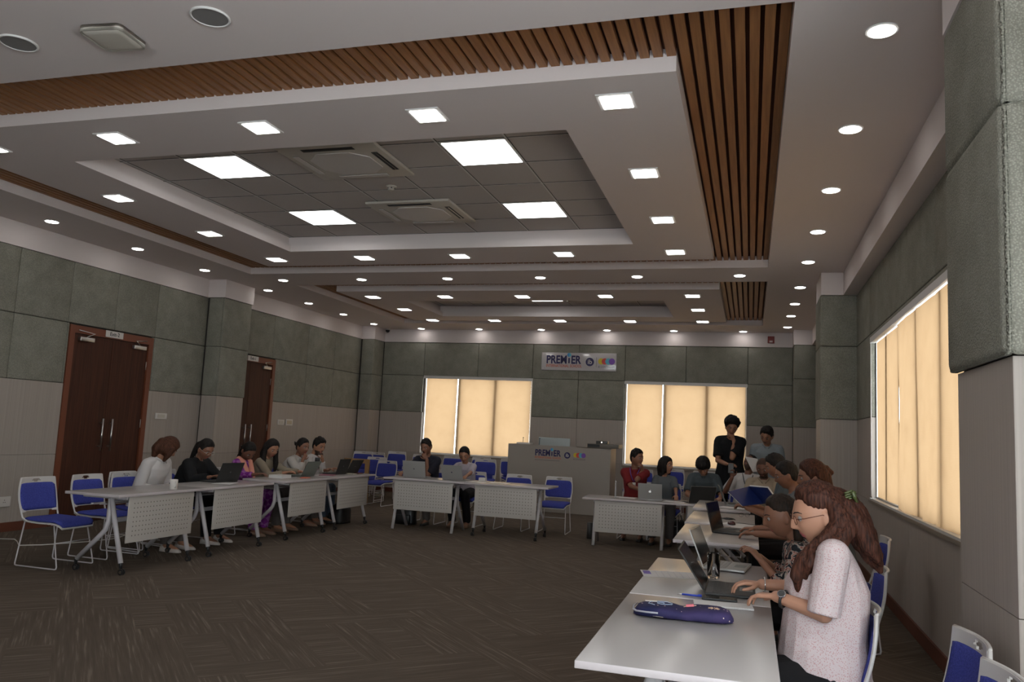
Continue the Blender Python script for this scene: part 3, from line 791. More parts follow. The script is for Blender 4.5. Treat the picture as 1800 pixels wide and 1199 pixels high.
for (x, y, rz, n), nm in zip(stk, names):
    for k in range(n):
        chair(x, y, rz, 'stacked chair %s, %s of stack' % (nm, 'top' if k == n - 1 else pos[k]), 'stacked blue chairs by the far wall', z=.034 * k)

# ================================================================ PODIUM
navy = mat('navy_print', (.018, .014, .09), .5); orange = mat('orange_print', (.55, .10, .03), .5); greyp = mat('grey_print', (.12, .10, .12), .5)
skyb = mat('sky_blue_print', (.05, .25, .55), .5); yel = mat('yellow_print', (.65, .50, .03), .5); redp = mat('red_print', (.60, .06, .05), .5); purp = mat('purple_print', (.20, .08, .42), .5); cyan = mat('cyan_print', (.10, .42, .55), .5)
def disc(mb, x, z, r, m, y=0.0, n=24, a0=0, a1=2 * PI, yy=.0008):
    pts = [(x + r * math.cos(a0 + (a1 - a0) * k / n), z + r * math.sin(a0 + (a1 - a0) * k / n)) for k in range(n + (0 if a1 - a0 > 6.2 else 1))]
    mb.poly(pts, yy, m, Matrix.Translation((0, y, 0)) @ Matrix.Rotation(PI / 2, 4, 'X'))
def school_logo(parent, x0, w, sub=False, y=-.001):
    """lettering block, globe emblem and four overlapping circles, laid on a plane facing -Y, centred at x0"""
    R_ = (PI / 2, 0, 0); s = w / 1.65
    text('PREM', .26 * s, navy, parent, (x0 - .80 * s, y, .035 * s), R_, .008 * s, 'LEFT', sx=.80)
    text('ER', .26 * s, navy, parent, (x0 - .80 * s + .590 * s, y, .035 * s), R_, .008 * s, 'LEFT', sx=.80)
    a = MB(); xi = x0 - .80 * s + .545 * s
    a.box(xi - .018 * s, xi + .018 * s, y - .001, y, -.04 * s + .0, .085 * s, navy)
    disc(a, xi, .155 * s, .048 * s, skyb, y, 20, PI / 2, 3 * PI / 2); disc(a, xi, .155 * s, .048 * s, cyan, y, 20, -PI / 2, PI / 2)
    a.build('letter_mark', parent=parent)
    text('INTERNATIONAL SCHOOL', .092 * s, orange, parent, (x0 - .80 * s, y, -.105 * s), R_, .001 * s, 'LEFT', sx=.76)
    a = MB(); xg = x0 + .235 * s
    disc(a, xg, .0, .098 * s, navy, y); a.build('globe_emblem', parent=parent)
    text('ib', .15 * s, whitep, parent, (xg, y - .0012, .0), R_, .001 * s)
    a = MB()
    for k, m_ in enumerate((yel, redp, cyan, purp)): disc(a, x0 + (.50 + .082 * k) * s, .02 * s, .072 * s, m_, y - .0006 * k)
    if not sub: a.box(x0 + .385 * s, x0 + .392 * s, y - .001, y, -.12 * s, .11 * s, greyp)
    a.build('circle_marks', parent=parent)
    text('IB CONTINUUM', .062 * s, greyp, parent, (x0 + .62 * s, y, -.11 * s), R_, 0, sx=.85)
    if sub:
        a = MB(); a.box(x0 - .80 * s, x0 + .0 * s, y - .001, y, -.190 * s, -.178 * s, greyp); a.build('rule_line', parent=parent)
podm = mat('podium_laminate', (.33, .29, .255), .5)
pod = thing('podium_counter', 'long pale laminate podium counter with the school lettering, before the far wall', 'podium', (-3.53, 15.38, 0))
a = MB(); a.box(-1.01, 1.01, -.28, -.25, 0, 1.26, podm); a.build('front_panel', parent=pod)
a = MB(); a.box(-1.01, -.98, -.25, .35, 0, 1.26, podm); a.build('side_panel', parent=pod)
a = MB(); a.box(.98, 1.01, -.25, .35, 0, 1.26, podm); a.build('side_panel', parent=pod)
a = MB(); a.box(-.98, .98, -.25, .35, 1.02, 1.05, podm); a.build('worktop', parent=pod)
lg = bpy.data.objects.new('logo_print', None); COL.objects.link(lg); lg.parent = pod; lg.location = (.03, -.281, 1.09)
school_logo(lg, 0, 1.02, True)
a = MB(); a.box(-.30, .30, -.24, .24, 0, .075, mat('brown_grey_metal', (.13, .11, .09), .45), bev=.004); a.box(-.29, -.06, -.243, -.24, .012, .065, dark); av = a.build('amplifier', loc=(-2.68, 15.37, 1.262)); tag(av, 'flat grey equipment case overhanging the right end of the podium', 'amplifier')
a = MB(); a.box(-.12, .10, -.10, .10, 0, .055, darkg, bev=.004); a.ball((-.01, -.10, .03), .012, mat('standby_light', (1, 1, 1), .4, emis=(1, .9, .8), es=3)); o = a.build('control_box', loc=(-2.72, 15.37, 1.338)); tag(o, 'small box with a lit lamp on top of the grey equipment case', 'control box')
mon = thing('monitor', 'pale back of a computer monitor showing above the podium', 'monitor', (-3.72, 15.52, 1.05))
a = MB(); a.box(-.32, .32, -.015, .02, .02, .36, mat('pale_monitor_shell', (.36, .40, .40), .4), bev=.01); a.build('screen_shell', parent=mon)
a = MB(); a.box(-.10, .10, -.02, .10, 0, .012, alu); a.box(-.03, .03, .0, .02, .0, .06, alu); a.build('stand', parent=mon)
a = MB(); a.box(-.14, .14, -.10, .10, 0, .03, whitep, bev=.004); o = a.build('document_tray', loc=(-4.27, 15.32, 1.262)); tag(o, 'small white tray on the left end of the podium top', 'tray'); o.location.z = 1.262
a = MB(); a.box(-.16, .16, -.12, .12, -.01, 0.0, podm); o2 = a.build('top_shelf', parent=pod, loc=(-.74, -.06, 1.261))
a = MB(); a.box(-.34, .34, -.28, .26, -.012, 0.0, podm); o2 = a.build('top_shelf', parent=pod, loc=(.85 - .16, .0, 1.262))
for i, (x, l) in enumerate(((-4.36, 'left'), (-4.02, 'right'))):
    a = MB(); a.cyl((0, 0, 0), (0, 0, .02), .025, None, dark, 12); a.tube([(0, 0, .02), (0, 0, .22), (.01, -.02, .33)], .005, dark, 6); a.ball((.01, -.02, .335), .011, dark); o = a.build('gooseneck_microphone', loc=(x, 15.5, 1.05)); tag(o, 'thin black gooseneck microphone standing on the podium, %s one' % l, 'microphone', 'podium microphones')

# ---- acrylic sign on the far wall
sgn = thing('acrylic_sign', 'white acrylic school sign with rounded corners high on the far wall', 'sign', (-3.605, YB - .052, 3.07))
a = MB(); a.box(-.83, .83, -.018, 0, -.195, .195, mat('white_acrylic', (.52, .49, .50), .12), bev=.008); a.build('sign_board', parent=sgn)
a = MB()
for sx in (-1, 1):
    for sz in (-1, 1): a.cyl((sx * .79, -.024, sz * .155), (sx * .79, -.016, sz * .155), .010, None, steel, 10)
a.build('mounting_studs', parent=sgn)
lg = bpy.data.objects.new('logo_print', None); COL.objects.link(lg); lg.parent = sgn; lg.location = (0.03, -.020, .0)
school_logo(lg, 0, 1.55)

# ---- wall fittings
def plate(nm, axis, loc, w_, h_, label, cat, detail='switch'):
    r = thing(nm, label, cat, loc)
    a = MB(); a.box(0, .012, -w_ / 2, w_ / 2, -h_ / 2, h_ / 2, whitep, bev=.003); a.build('faceplate', parent=r)
    a = MB()
    if detail == 'switch': a.box(.012, .016, -w_ * .3, w_ * .3, -h_ * .28, h_ * .28, cream)
    elif detail == 'socket':
        for q in (-.055, .055):
            for dy, dz in ((0, .018), (-.011, -.008), (.011, -.008)): a.cyl((.010, q + dy, dz), (.0135, q + dy, dz), .005, None, dark, 8)
    else: a.box(.012, .015, -w_ * .35, w_ * .35, -h_ * .3, h_ * .3, mat('thermostat_face', (.5, .42, .3), .5))
    a.build('insert', parent=r)
plate('light_switch', 'x', (XL, 10.17, 1.47), .25, .09, 'white light switch plate on the wall right of the near double door', 'switch')
plate('light_switch', 'x', (XL, 13.43, 1.46), .22, .10, 'white light switch plate on the wall right of the far door', 'switch')
plate('wall_control', 'x', (XL, 13.72, 1.465), .24, .12, 'square wall control beside the switch right of the far door', 'control', 'panel')
plate('power_socket', 'x', (XL, 7.58, .36), .28, .12, 'white double power socket low on the left wall at the picture edge', 'socket', 'socket')
r = thing('fire_alarm_sounder', 'small red fire alarm box on the white band of the far wall', 'alarm', (.375, YB - .06, 3.60))
a = MB(); a.box(-.065, .065, -.045, 0, -.07, .07, mat('alarm_red', (.22, .02, .015), .4), bev=.008); a.build('housing', parent=r)
a = MB(); a.box(-.03, .03, -.05, -.044, -.055, -.02, mat('beacon', (.6, .45, .42), .3)); a.build('beacon', parent=r)
r = thing('dome_camera', 'small black dome camera under the ceiling in the far left corner', 'camera', (-8.16, 16.9, ZC))
a = MB(); a.cyl((0, 0, -.03), (0, 0, 0), .06, None, whitep, 16); a.build('base', parent=r)
a = MB(); a.ball((0, 0, -.04), .05, dark); a.build('dome', parent=r)
# ================================================================ PEOPLE
def skinmat(n, c):
    m = mat(n, c, 0.5, spec=0.35)
    m.node_tree.nodes['Principled BSDF'].inputs['Subsurface Weight'].default_value = 0.0
    return m
SK = {'tan': skinmat('tan_skin', (.34, .165, .10)), 'brown': skinmat('brown_skin', (.23, .105, .065)), 'deep': skinmat('deep_brown_skin', (.15, .066, .042)), 'fair': skinmat('fair_skin', (.42, .215, .14))}
lipm = mat('lips', (.30, .07, .06), .4); lipd = mat('brown_lips', (.17, .06, .045), .45)
eyew = mat('eye_white', (.24, .21, .20), .4); irism = mat('dark_iris', (.012, .008, .006), .15)
browm = mat('eyebrow_hair', (.012, .008, .007), .8)
def hairmat(n, c1, c2):
    m = mat(n, c1, .62, spec=.18)
    t = tex(m, 'ShaderNodeTexNoise', 1.0, (150, 150, 12), Detail=3); mixcol(m, t.outputs[0], c1, c2, (.35, .7))
    N, L, b = nodes(m); bp = N.new('ShaderNodeBump'); bp.inputs['Strength'].default_value = .6; bp.inputs['Distance'].default_value = .004
    L.new(t.outputs[0], bp.inputs['Height']); L.new(bp.outputs[0], b.inputs['Normal'])
    return m
HB = hairmat('black_hair', (.006, .005, .005), (.022, .017, .015)); HBR = hairmat('chestnut_hair', (.030, .011, .006), (.095, .035, .018)); HDB = hairmat('dark_brown_hair', (.008, .006, .005), (.034, .020, .013)); HRB = hairmat('auburn_brown_hair', (.020, .008, .006), (.095, .034, .020))
HBZ = mat('shaved_hair', (.050, .026, .017), .9)
def cloth(n, c, r=.85, kind=None, c2=None, sc=1.0):
    m = mat(n, c, r, spec=.2)
    N, L, b = nodes(m)
    t = tex(m, 'ShaderNodeTexNoise', 9, Detail=3)
    bp = N.new('ShaderNodeBump'); bp.inputs['Strength'].default_value = .5; bp.inputs['Distance'].default_value = .02
    L.new(t.outputs[0], bp.inputs['Height']); L.new(bp.outputs[0], b.inputs['Normal'])
    if kind == 'dots':
        v = tex(m, 'ShaderNodeTexVoronoi', sc, feature='F1'); mixcol(m, v.outputs['Distance'], c2, c, (.25, .38))
    elif kind == 'blotch':
        v = tex(m, 'ShaderNodeTexNoise', sc, Detail=2, Distortion=1.5); rp = mixcol(m, v.outputs[0], c, c2[0], (.44, .48))
        e = rp.color_ramp.elements.new(.58); e.color = (*c2[1], 1); e = rp.color_ramp.elements.new(.62); e.color = (*c, 1)
    elif kind == 'diamond':
        v = tex(m, 'ShaderNodeTexChecker', sc, rot=(.6, .75, .4)); v.inputs['Color1'].default_value = (*c, 1); v.inputs['Color2'].default_value = (*c2, 1); L.new(v.outputs[0], b.inputs['Base Color'])
    elif kind == 'stripe':
        v = tex(m, 'ShaderNodeTexWave', sc, bands_direction='X'); mixcol(m, v.outputs['Fac'], c2, c, (.1, .35))
    return m

def capsule(mb, p0, p1, r0, r1, n=10, e0=True, e1=True):
    if (Vector(p1) - Vector(p0)).length < 1e-4: return
    mb.cyl(p0, p1, r0, r1, n=n)
    if e0: mb.ball(p0, r0, n=n)
    if e1: mb.ball(p1, r1, n=n)
def chain(mb, pts, rad, n=10):
    for i in range(len(pts) - 1): capsule(mb, pts[i], pts[i + 1], rad[i], rad[i + 1], n, i == 0, True)
def ering(c, ax, front, w, d, n=18, p=1.0):
    """elliptic ring round centre c, perpendicular to axis ax"""
    ax = ax.normalized(); front = (front - ax * front.dot(ax)).normalized(); right = front.cross(ax).normalized()
    out = []
    for k in range(n):
        a = 2 * PI * k / n; ca, sa = math.cos(a), math.sin(a)
        out.append(c + right * (math.copysign(abs(ca) ** p, ca) * w) + front * (math.copysign(abs(sa) ** p, sa) * d))
    return out
def remesh(mb, name, vox, m, parent, smooth=4, mats=None, noise_amp=0.0, noise_sc=(10, 10, 10), floor=False):
    bmesh.ops.recalc_face_normals(mb.bm, faces=mb.bm.faces)
    me = bpy.data.meshes.new(name); mb.bm.to_mesh(me); mb.bm.free()
    t_ = bpy.data.objects.new(name, me); COL.objects.link(t_)
    r = t_.modifiers.new('r', 'REMESH'); r.mode = 'VOXEL'; r.voxel_size = vox; r.use_smooth_shade = True
    if smooth: s_ = t_.modifiers.new('s', 'SMOOTH'); s_.factor = .5; s_.iterations = smooth
    dg = bpy.context.evaluated_depsgraph_get(); dg.update()
    m2 = bpy.data.meshes.new_from_object(t_.evaluated_get(dg)); m2.name = name
    bpy.data.objects.remove(t_, do_unlink=True); bpy.data.meshes.remove(me)
    if noise_amp:
        nrm = [v.normal.copy() for v in m2.vertices]
        for v, nn in zip(m2.vertices, nrm):
            q = Vector((v.co.x * noise_sc[0], v.co.y * noise_sc[1], v.co.z * noise_sc[2]))
            v.co += nn * noise_amp * noise.noise(q)
    m2.materials.clear(); m2.materials.append(m)
    for x_ in (mats or []): m2.materials.append(x_)
    m2.shade_smooth() if hasattr(m2, 'shade_smooth') else None
    o = bpy.data.objects.new(name, m2); COL.objects.link(o); o.parent = parent
    return o
def ik(a, t, l1, l2, pole):
    d = t - a; L_ = d.length; mx = (l1 + l2) * .995
    if L_ > mx: t = a + d * (mx / L_); d = t - a; L_ = mx
    u = d / L_; x = (l1 * l1 - l2 * l2 + L_ * L_) / (2 * L_); h = math.sqrt(max(l1 * l1 - x * x, 1e-6))
    pl = pole - u * pole.dot(u); pl.normalize()
    return a + u * x + pl * h, t

def sst(a, b_, x): t_ = max(0., min(1., (x - a) / (b_ - a))); return t_ * t_ * (3 - 2 * t_)
G = lambda x, s: math.exp(-(x / s) ** 2)
def headp(x, y, z, male):
    px, py, pz = x * .074, y * .094, z * .115
    if z < 0:
        t_ = -z; px *= 1 - (.24 if male else .31) * t_ ** 1.8
        py *= (1 - .10 * t_) if y < 0 else (1 - .05 * t_)
        if y > 0: py += 0.004 * t_
    if z > .3: pz *= 1 - .03 * (z - .3)
    if y > .15:
        k = sst(.15, .5, y); X = px; Z = pz; ax = abs(X)
        dy = 0
        nz = -.030; # nose tip height
        prof = .024 * sst(.018, nz, Z) * (1 - sst(nz - .002, nz - .014, Z))
        dy += prof * G(X, .0105) + .007 * G(ax - .012, .007) * G(Z - nz + .002, .008) + .006 * G(X, .009) * G(Z - .005, .022)
        dy += .0045 * G(Z - .026, .010) * G(ax - .025, .028)                    # brow
        dy -= .0095 * G(ax - .031, .014) * G(Z - .004, .012)                    # sockets
        dy += .0055 * G(X, .019) * (G(Z + .058, .0055) + 1.05 * G(Z + .069, .006)) - .002 * G(X, .02) * G(Z + .0635, .0022)
        dy += .007 * G(X, .020) * G(Z + .095, .014)                            # chin
        dy -= .003 * G(X, .02) * G(Z + .081, .006)
        dy += .003 * G(ax - .040, .018) * G(Z + .028, .02)                     # cheeks
        py += dy * k
    return Vector((px, py, pz))
HL = [(.10, .070), (.075, .066), (.058, .052), (.045, .020), (.030, -.005), (.020, -.022), (.010, .000), (-.012, .004), (-.022, -.035), (-.05, -.070), (-.10, -.080)]
def zfront(y, tab):
    for (a, za), (c, zc) in zip(tab[:-1], tab[1:]):
        if y >= c: return zc + (za - zc) * max(0, min(1, (y - c) / (a - c)))
    return tab[-1][1]

def hand(mb, wr, d, nrm, side, sc=1.0, curl=(25, 35, 25), spread=1.0, thumb=1.0, hold=None):
    """side=+1 when the thumb leaves towards +w, with w = d x nrm"""
    d = d.normalized(); nrm = (nrm - d * nrm.dot(d)).normalized(); w = d.cross(nrm) * side
    wr = Vector(wr); ends = []
    for i, (o_, ln, kn) in enumerate(((.029, .92, .082), (.0095, 1.0, .086), (-.0105, .94, .083), (-.029, .75, .076))):
        k0 = wr + w * (o_ * .45 * sc); k1 = wr + d * (kn * sc) + w * (o_ * sc) + nrm * (.003 * sc)
        capsule(mb, k0, k1, .0135 * sc, .0105 * sc, 8)
        p = k1; ang = 0; fd = (d + w * (o_ * 2.2 * spread)).normalized()
        for j, (l_, r_) in enumerate(((.040, .0092), (.026, .0082), (.021, .0074))):
            ang += math.radians(curl[j]); ax = fd * math.cos(ang) - nrm * math.sin(ang)
            q = p + ax * (l_ * ln * sc); capsule(mb, p, q, r_ * sc, (r_ - .0008) * sc, 8, False, True); p = q
        ends.append(p)
    for o_ in (.02, 0, -.02): capsule(mb, wr + w * (o_ * .5 * sc), wr + d * (.07 * sc) + w * (o_ * sc), .0135 * sc, .0115 * sc, 8)
    b0 = wr + d * (.018 * sc) + w * (.018 * sc); b1 = b0 + (d * .55 + w * .75 - nrm * .25 * thumb).normalized() * (.042 * sc)
    b2 = b1 + (d * .85 + w * .35 - nrm * .25 * thumb).normalized() * (.032 * sc); b3 = b2 + (d * .95 + w * .05 - nrm * .2 * thumb).normalized() * (.024 * sc)
    chain(mb, [b0, b1, b2, b3], [.015 * sc, .0115 * sc, .0098 * sc, .008 * sc], 8)
    return ends

def person(label, head, face, lean=15, side=0, hy=0, hp=15, hr=0, R=None, Lh=None, Rn=None, Ln=None, poleR=(.5, -.3, -1), poleL=(-.5, -.3, -1),
           sk='brown', male=True, fat=1.0, fatd=None, neckl=.075, shf=.64, ainf=0.0, armk=1.0, top=None, sleeve=.55, tinf=.016, legs=None, hair='short', hm=None, tails=(), hth=None, tab=None, vox=.0075, stand=False, hs=1.1,
           curlR=(25, 35, 25), curlL=(25, 35, 25), shoe=None, knee=.43, extras=None, beard=0, glasses=None, lip=None, longtop=.0, flare=1.0, noarm=False, dR=None, dL=None, feet=None, sw=1.0, eyes=True, hnoise=.003, name='person', cat='person', footz=0.0, s_over=None):
    male_ = 1.0 if male else .90
    rz = math.radians(face); Rz = Matrix.Rotation(rz, 3, 'Z')
    hipz = .92 if stand else .535
    head = Vector(head)
    Ls, Sd = math.radians(lean), math.radians(side)
    def dr(t_): return Vector((math.sin(Sd) * 1.0, math.sin(t_), math.cos(t_))).normalized()
    Rh = Matrix.Rotation(math.radians(hy), 3, 'Z') @ Matrix.Rotation(-math.radians(hp), 3, 'X') @ Matrix.Rotation(math.radians(hr), 3, 'Y')
    segs = [(.14, Ls * .6), (.19, Ls), (.17, Ls * 1.2), (.075, Ls * .8 + math.radians(6))]
    segs[3] = (neckl, segs[3][1]); off = Vector((0, 0, 0))
    for l_, t_ in segs: off += dr(t_) * l_
    hoff = Rh @ Vector((0, .02, .082)) * hs
    s = s_over or max(.84, min(1.2, (head.z - hipz - hoff.z) / off.z))
    if stand:
        k = (head.z) / (hipz + off.z + hoff.z); hipz *= k; s = k
    P = Vector((0, 0, hipz)); pts = [P]
    for l_, t_ in segs: pts.append(pts[-1] + dr(t_) * l_ * s)
    waist, chest, nb, nt_ = pts[1:]
    hc = nt_ + hoff
    dz = head.z - hc.z
    root = thing(name, label, cat, (0, 0, 0), rz)
    wh = Rz @ Vector((hc.x, hc.y, 0))
    root.location = (head.x - wh.x, head.y - wh.y, 0)
    Mi = (Matrix.Translation(root.location) @ Matrix.Rotation(rz, 4, 'Z')).inverted()
    loc = lambda p: Mi @ Vector(p)
    up = dr(Ls * 1.1); front = Vector((0, math.cos(Ls), -math.sin(Ls)))
    F = Vector((0, 1, 0))
    shw = .161 * male_ * s * sw
    body = MB()
    # torso
    def torso(mb, inf, low=-.10, hem=1.0, neck=True):
        a = fat; d_ = fatd or fat; dn = Vector((0, -.35, -1)).normalized() if not stand else Vector((0, 0, -1))
        rr = []
        if low: rr.append(ering(P + dn * abs(low) * s, Vector((0, 0, 1)), F, (.150 * a * s + inf) * hem, (.115 * d_ * s + inf) * hem, p=.85))
        rr.append(ering(P, dr(Ls * .3), F, .168 * a * s + inf, .122 * d_ * s + inf, p=.85))
        rr.append(ering(waist, dr(Ls * .8), F, .142 * a * s + inf, .108 * d_ * s + inf, p=.85))
        rr.append(ering(chest, dr(Ls), F, .158 * male_ * (.5 + a * .5) * s + inf, (.114 if male else .122) * (.5 + d_ * .5) * s + inf, p=.85))
        c2 = chest + (nb - chest) * .55; rr.append(ering(c2, up, F, .160 * male_ * s + inf, .098 * s + inf, p=.85))
        c3 = chest + (nb - chest) * .86; rr.append(ering(c3, up, F, .100 * male_ * s + inf * .8, .070 * s + inf * .8, p=.9))
        rr.append(ering(nb + up * .004, up, F, .060 * s + inf * .5, .058 * s + inf * .5))
        mb.loft(rr)
    torso(body, 0.0)
    shj = {}
    for sg in (1, -1):
        sh = chest + (nb - chest) * shf + Vector((sg * shw, 0, 0)); shj[sg] = sh
        capsule(body, chest + (nb - chest) * .85 + Vector((sg * .05, -.005, 0)), sh, .045 * s, .050 * s * male_)
    # neck
    capsule(body, nb - up * .03, nt_ + Rh @ Vector((0, -.012, .03)), .056 * male_ * s, .050 * male_)
    # head
    nu, nv = (48, 36) if vox > .005 else (80, 60)
    vs = bmesh.ops.create_uvsphere(body.bm, u_segments=nu, v_segments=nv, radius=1.0)['verts']
    for v in vs: v.co = hc + Rh @ (headp(v.co.x, v.co.y, v.co.z, male) * hs)
    for sg in (1, -1):
        body.ball(hc + Rh @ (Vector((sg * .0745, -.006, -.012)) * hs), 1, sc=(.007 * hs, .017 * hs, .030 * hs), M=(Rh @ Matrix.Rotation(sg * .35, 3, 'Z')).to_4x4())
    # arms
    al, fl = .285 * s * armk, .250 * s * armk
    ar = [.047 * male_ * (.6 + .4 * fat) * s, .038 * male_ * (.6 + .4 * fat) * s, .026 * male_ * s]
    J = {}
    for sg, tgt, pole, nrm, cur, dd in ((1, R, poleR, Rn, curlR, dR), (-1, Lh, poleL, Ln, curlL, dL)):
        if tgt is None: t_ = Vector((sg * .17, .40 if not stand else .05, .62 if not stand else .80)); 
        elif tgt == 'chin': t_ = hc + Rh @ Vector((sg * .045, .095, -.175))
        elif tgt == 'hang': t_ = Vector((sg * .24, .03, hipz - .14))
        elif tgt == 'lap': t_ = Vector((sg * .08, .30, .66))
        else: t_ = loc(tgt)
        el, wr = ik(shj[sg], t_, al, fl, Vector(pole))
        J[sg] = (shj[sg], el, wr)
        chain(body, [shj[sg], el, wr], ar)
        hd = (wr - el).normalized()
        if tgt == 'chin':
            dd_ = (hc + Rh @ Vector((0, .10, -.10)) - wr).normalized(); n_ = (Rh @ Vector((sg * .5, 1, .1)))
            cur = (55, 60, 40); hd = dd_
        else: n_ = Vector(nrm) if nrm else Vector((0, 0, 1)) - hd * .2
        if dd: hd = Vector(dd)
        w_ = hd.normalized().cross((n_ - hd.normalized() * n_.dot(hd.normalized())).normalized())
        # thumb on the inner side
        inner = Vector((-sg, .2, 0)); sd = 1 if w_.dot(inner) > 0 else -1
        hand(body, wr + hd * .005, hd, n_, sd, (.98 if male else .90) * (s * .3 + .7), cur)
    # legs
    lg = {}
    for sg in (1, -1):
        if stand:
            hp_ = P + Vector((sg * .09 * s, 0, -.03)); kn = Vector((sg * .10, .015, hipz * .53)); an = Vector((sg * .11, -.03, .085))
        else:
            hp_ = P + Vector((sg * .092 * s, .0, -.02)); kn = Vector((sg * .13, knee, .50)); an = Vector((sg * .12, knee + .02, .085))
            if feet: an = Vector((sg * .12, feet, .085))
        lg[sg] = (hp_, kn, an)
        f_ = fat * .5 + .5
        chain(body, [hp_, kn, an], [.088 * f_ * s, .056 * f_, .036])
        chain(body, [an, an + Vector((0, .06, -.035)), an + Vector((0, .15, -.058))], [.036, .034, .024])
        capsule(body, an + Vector((0, -.015, -.045)), an + Vector((0, .02, -.045)), .033, .034)
    skm = SK[sk]
    b_ = remesh(body, 'body', vox, skm, root, 3, [lip or (lipd if male else lipm)] + ([HBZ] if beard else []))
    Rhi = Rh.transposed()
    for f_ in b_.data.polygons:
        q = (Rhi @ (Vector(f_.center) - hc)) / hs
        if abs(q.y - .1) < .04 and -.076 < q.z < -.052 and abs(q.x) < .026 - 1.2 * abs(q.z + .0635): f_.material_index = 1
        elif beard and -.13 < q.z < -.03 and q.y > .0 and q.length < .14 and ((q.z < -.042 - .02 * (1 - beard) and abs(q.x) > .03 - .2 * beard * .1) or q.z < -.078 or (-.052 < q.z < -.042 and abs(q.x) < .024 and q.y > .07)): f_.material_index = 2
    # eyes and brows
    if eyes:
        for sg in (1, -1):
            a = MB(); c_ = Vector((sg * .031, .0745, .002)); a.ball(hc + Rh @ (c_ * hs), .0118 * hs, eyew, n=14)
            look = Rh @ Vector((0, 1, -.25)); ctr = hc + Rh @ (c_ * hs)
            for f_ in a.bm.faces:
                if (f_.calc_center_median() - ctr).normalized().dot(look.normalized()) > .78: f_.material_index = a.mi(irism)
            a.build('eye', parent=root)
            a = MB(); pts_ = [hc + Rh @ (Vector((sg * x_, headp(sg * x_ / .074, math.sqrt(max(.01, 1 - (x_ / .074) ** 2 - .07)), .24, male).y + .001, z_)) * hs) for x_, z_ in ((.013, .023), (.025, .0275), (.038, .0275), (.049, .021))]
            a.tube(pts_, [.0022, .0032, .0028, .0014], browm, 6); a.build('eyebrow', parent=root)
    # hair
    if hair:
        hb = MB(); tb = tab or HL; th0 = hth if hth is not None else .016
        vs = bmesh.ops.create_uvsphere(hb.bm, u_segments=48, v_segments=36, radius=1.0)['verts']
        for v in vs:
            x, y, z = v.co; p = headp(x, y if y < .3 else y, z, male); 
            if y > .15: p.y = min(p.y, y * .094 * (1 if z > 0 else 1 + .05 * z) + .002)
            m_ = sst(-.006, .008, p.z - zfront(p.y, tb) + .010 * noise.noise(p * 70))
            th = th0 * (.45 + .55 * sst(.0, .09, p.z)) if hair not in ('bob', 'long') else th0
            nrm = Vector((x, y, z)).normalized(); th *= .22 + .78 * sst(.0, .045, p.z - zfront(p.y, tb))
            q = p + nrm * th * m_ - nrm * .014 * (1 - m_)
            if hair == 'curly': q += nrm * m_ * .020 * (.6 + noise.noise(p * 45)) * sst(-.01, .06, p.z)
            if hair == 'short' and th0 > .01: q += nrm * m_ * .007 * noise.noise(p * 55)
            if hair == 'spiky': q += nrm * m_ * .012 * (.5 + noise.noise(p * 60)) * sst(.02, .08, p.z)
            v.co = hc + Rh @ (q * hs)
        for pl, rl in tails:
            chain(hb, [hc + Rh @ (Vector(p) * hs) for p in pl], [r * hs for r in rl])
        remesh(hb, 'hair', max(.005, vox * .8), hm or HB, root, 2, noise_amp=hnoise, noise_sc=(70, 70, 14))
    # clothing
    if top:
        tm = MB(); torso(tm, tinf, low=-.13 - longtop, hem=flare)
        ti0 = tinf; tinf = tinf + ainf
        for sg in (1, -1):
            capsule(tm, chest + (nb - chest) * .86 + Vector((sg * .045, -.005, 0)), shj[sg], .040 * s + tinf * .5, .050 * s * male_ + tinf * .8)
            sh, el, wr = J[sg]; lim = sleeve * 2.0
            if lim <= 1: tm.cyl(sh, sh.lerp(el, lim), ar[0] + tinf, ar[0] + (ar[1] - ar[0]) * lim + tinf * 1.25, n=14)
            else:
                tm.cyl(sh, el, ar[0] + tinf, ar[1] + tinf, n=14); tm.ball(el, ar[1] + tinf, n=14)
                k = lim - 1; tm.cyl(el, el.lerp(wr, k), ar[1] + tinf, ar[1] + (ar[2] - ar[1]) * k + tinf * .9, n=14)
            tm.ball(sh, ar[0] + tinf * .9, n=14)
        tp_ = remesh(tm, 'shirt', vox, top, root, 4, noise_amp=.007, noise_sc=(11, 11, 7))
    if legs:
        lm = MB(); fl_ = .014
        dn = Vector((0, -.35, -1)).normalized() if not stand else Vector((0, 0, -1))
        lm.loft([ering(P + dn * .11 * s, Vector((0, 0, 1)), F, .150 * fat * s + .004, .118 * fat * s + .004), ering(P + Vector((0, 0, .02)), Vector((0, 0, 1)), F, .170 * fat * s + .006, .124 * fat * s + .006), ering(P.lerp(waist, .6), Vector((0, 0, 1)), F, .150 * fat * s + .004, .112 * fat * s + .004)])
        for sg in (1, -1):
            hp_, kn, an = lg[sg]; f_ = fat * .5 + .5
            chain(lm, [hp_, kn], [.090 * f_ * s + fl_, .058 * f_ + fl_]); lm.cyl(kn, an + Vector((0, 0, .0)), .058 * f_ + fl_, .046 + fl_, n=14)
        remesh(lm, 'trousers', max(vox, .006), legs, root, 3, noise_amp=.006, noise_sc=(9, 9, 6))
    sm = shoe or mat('dark_shoe', (.02, .018, .018), .5)
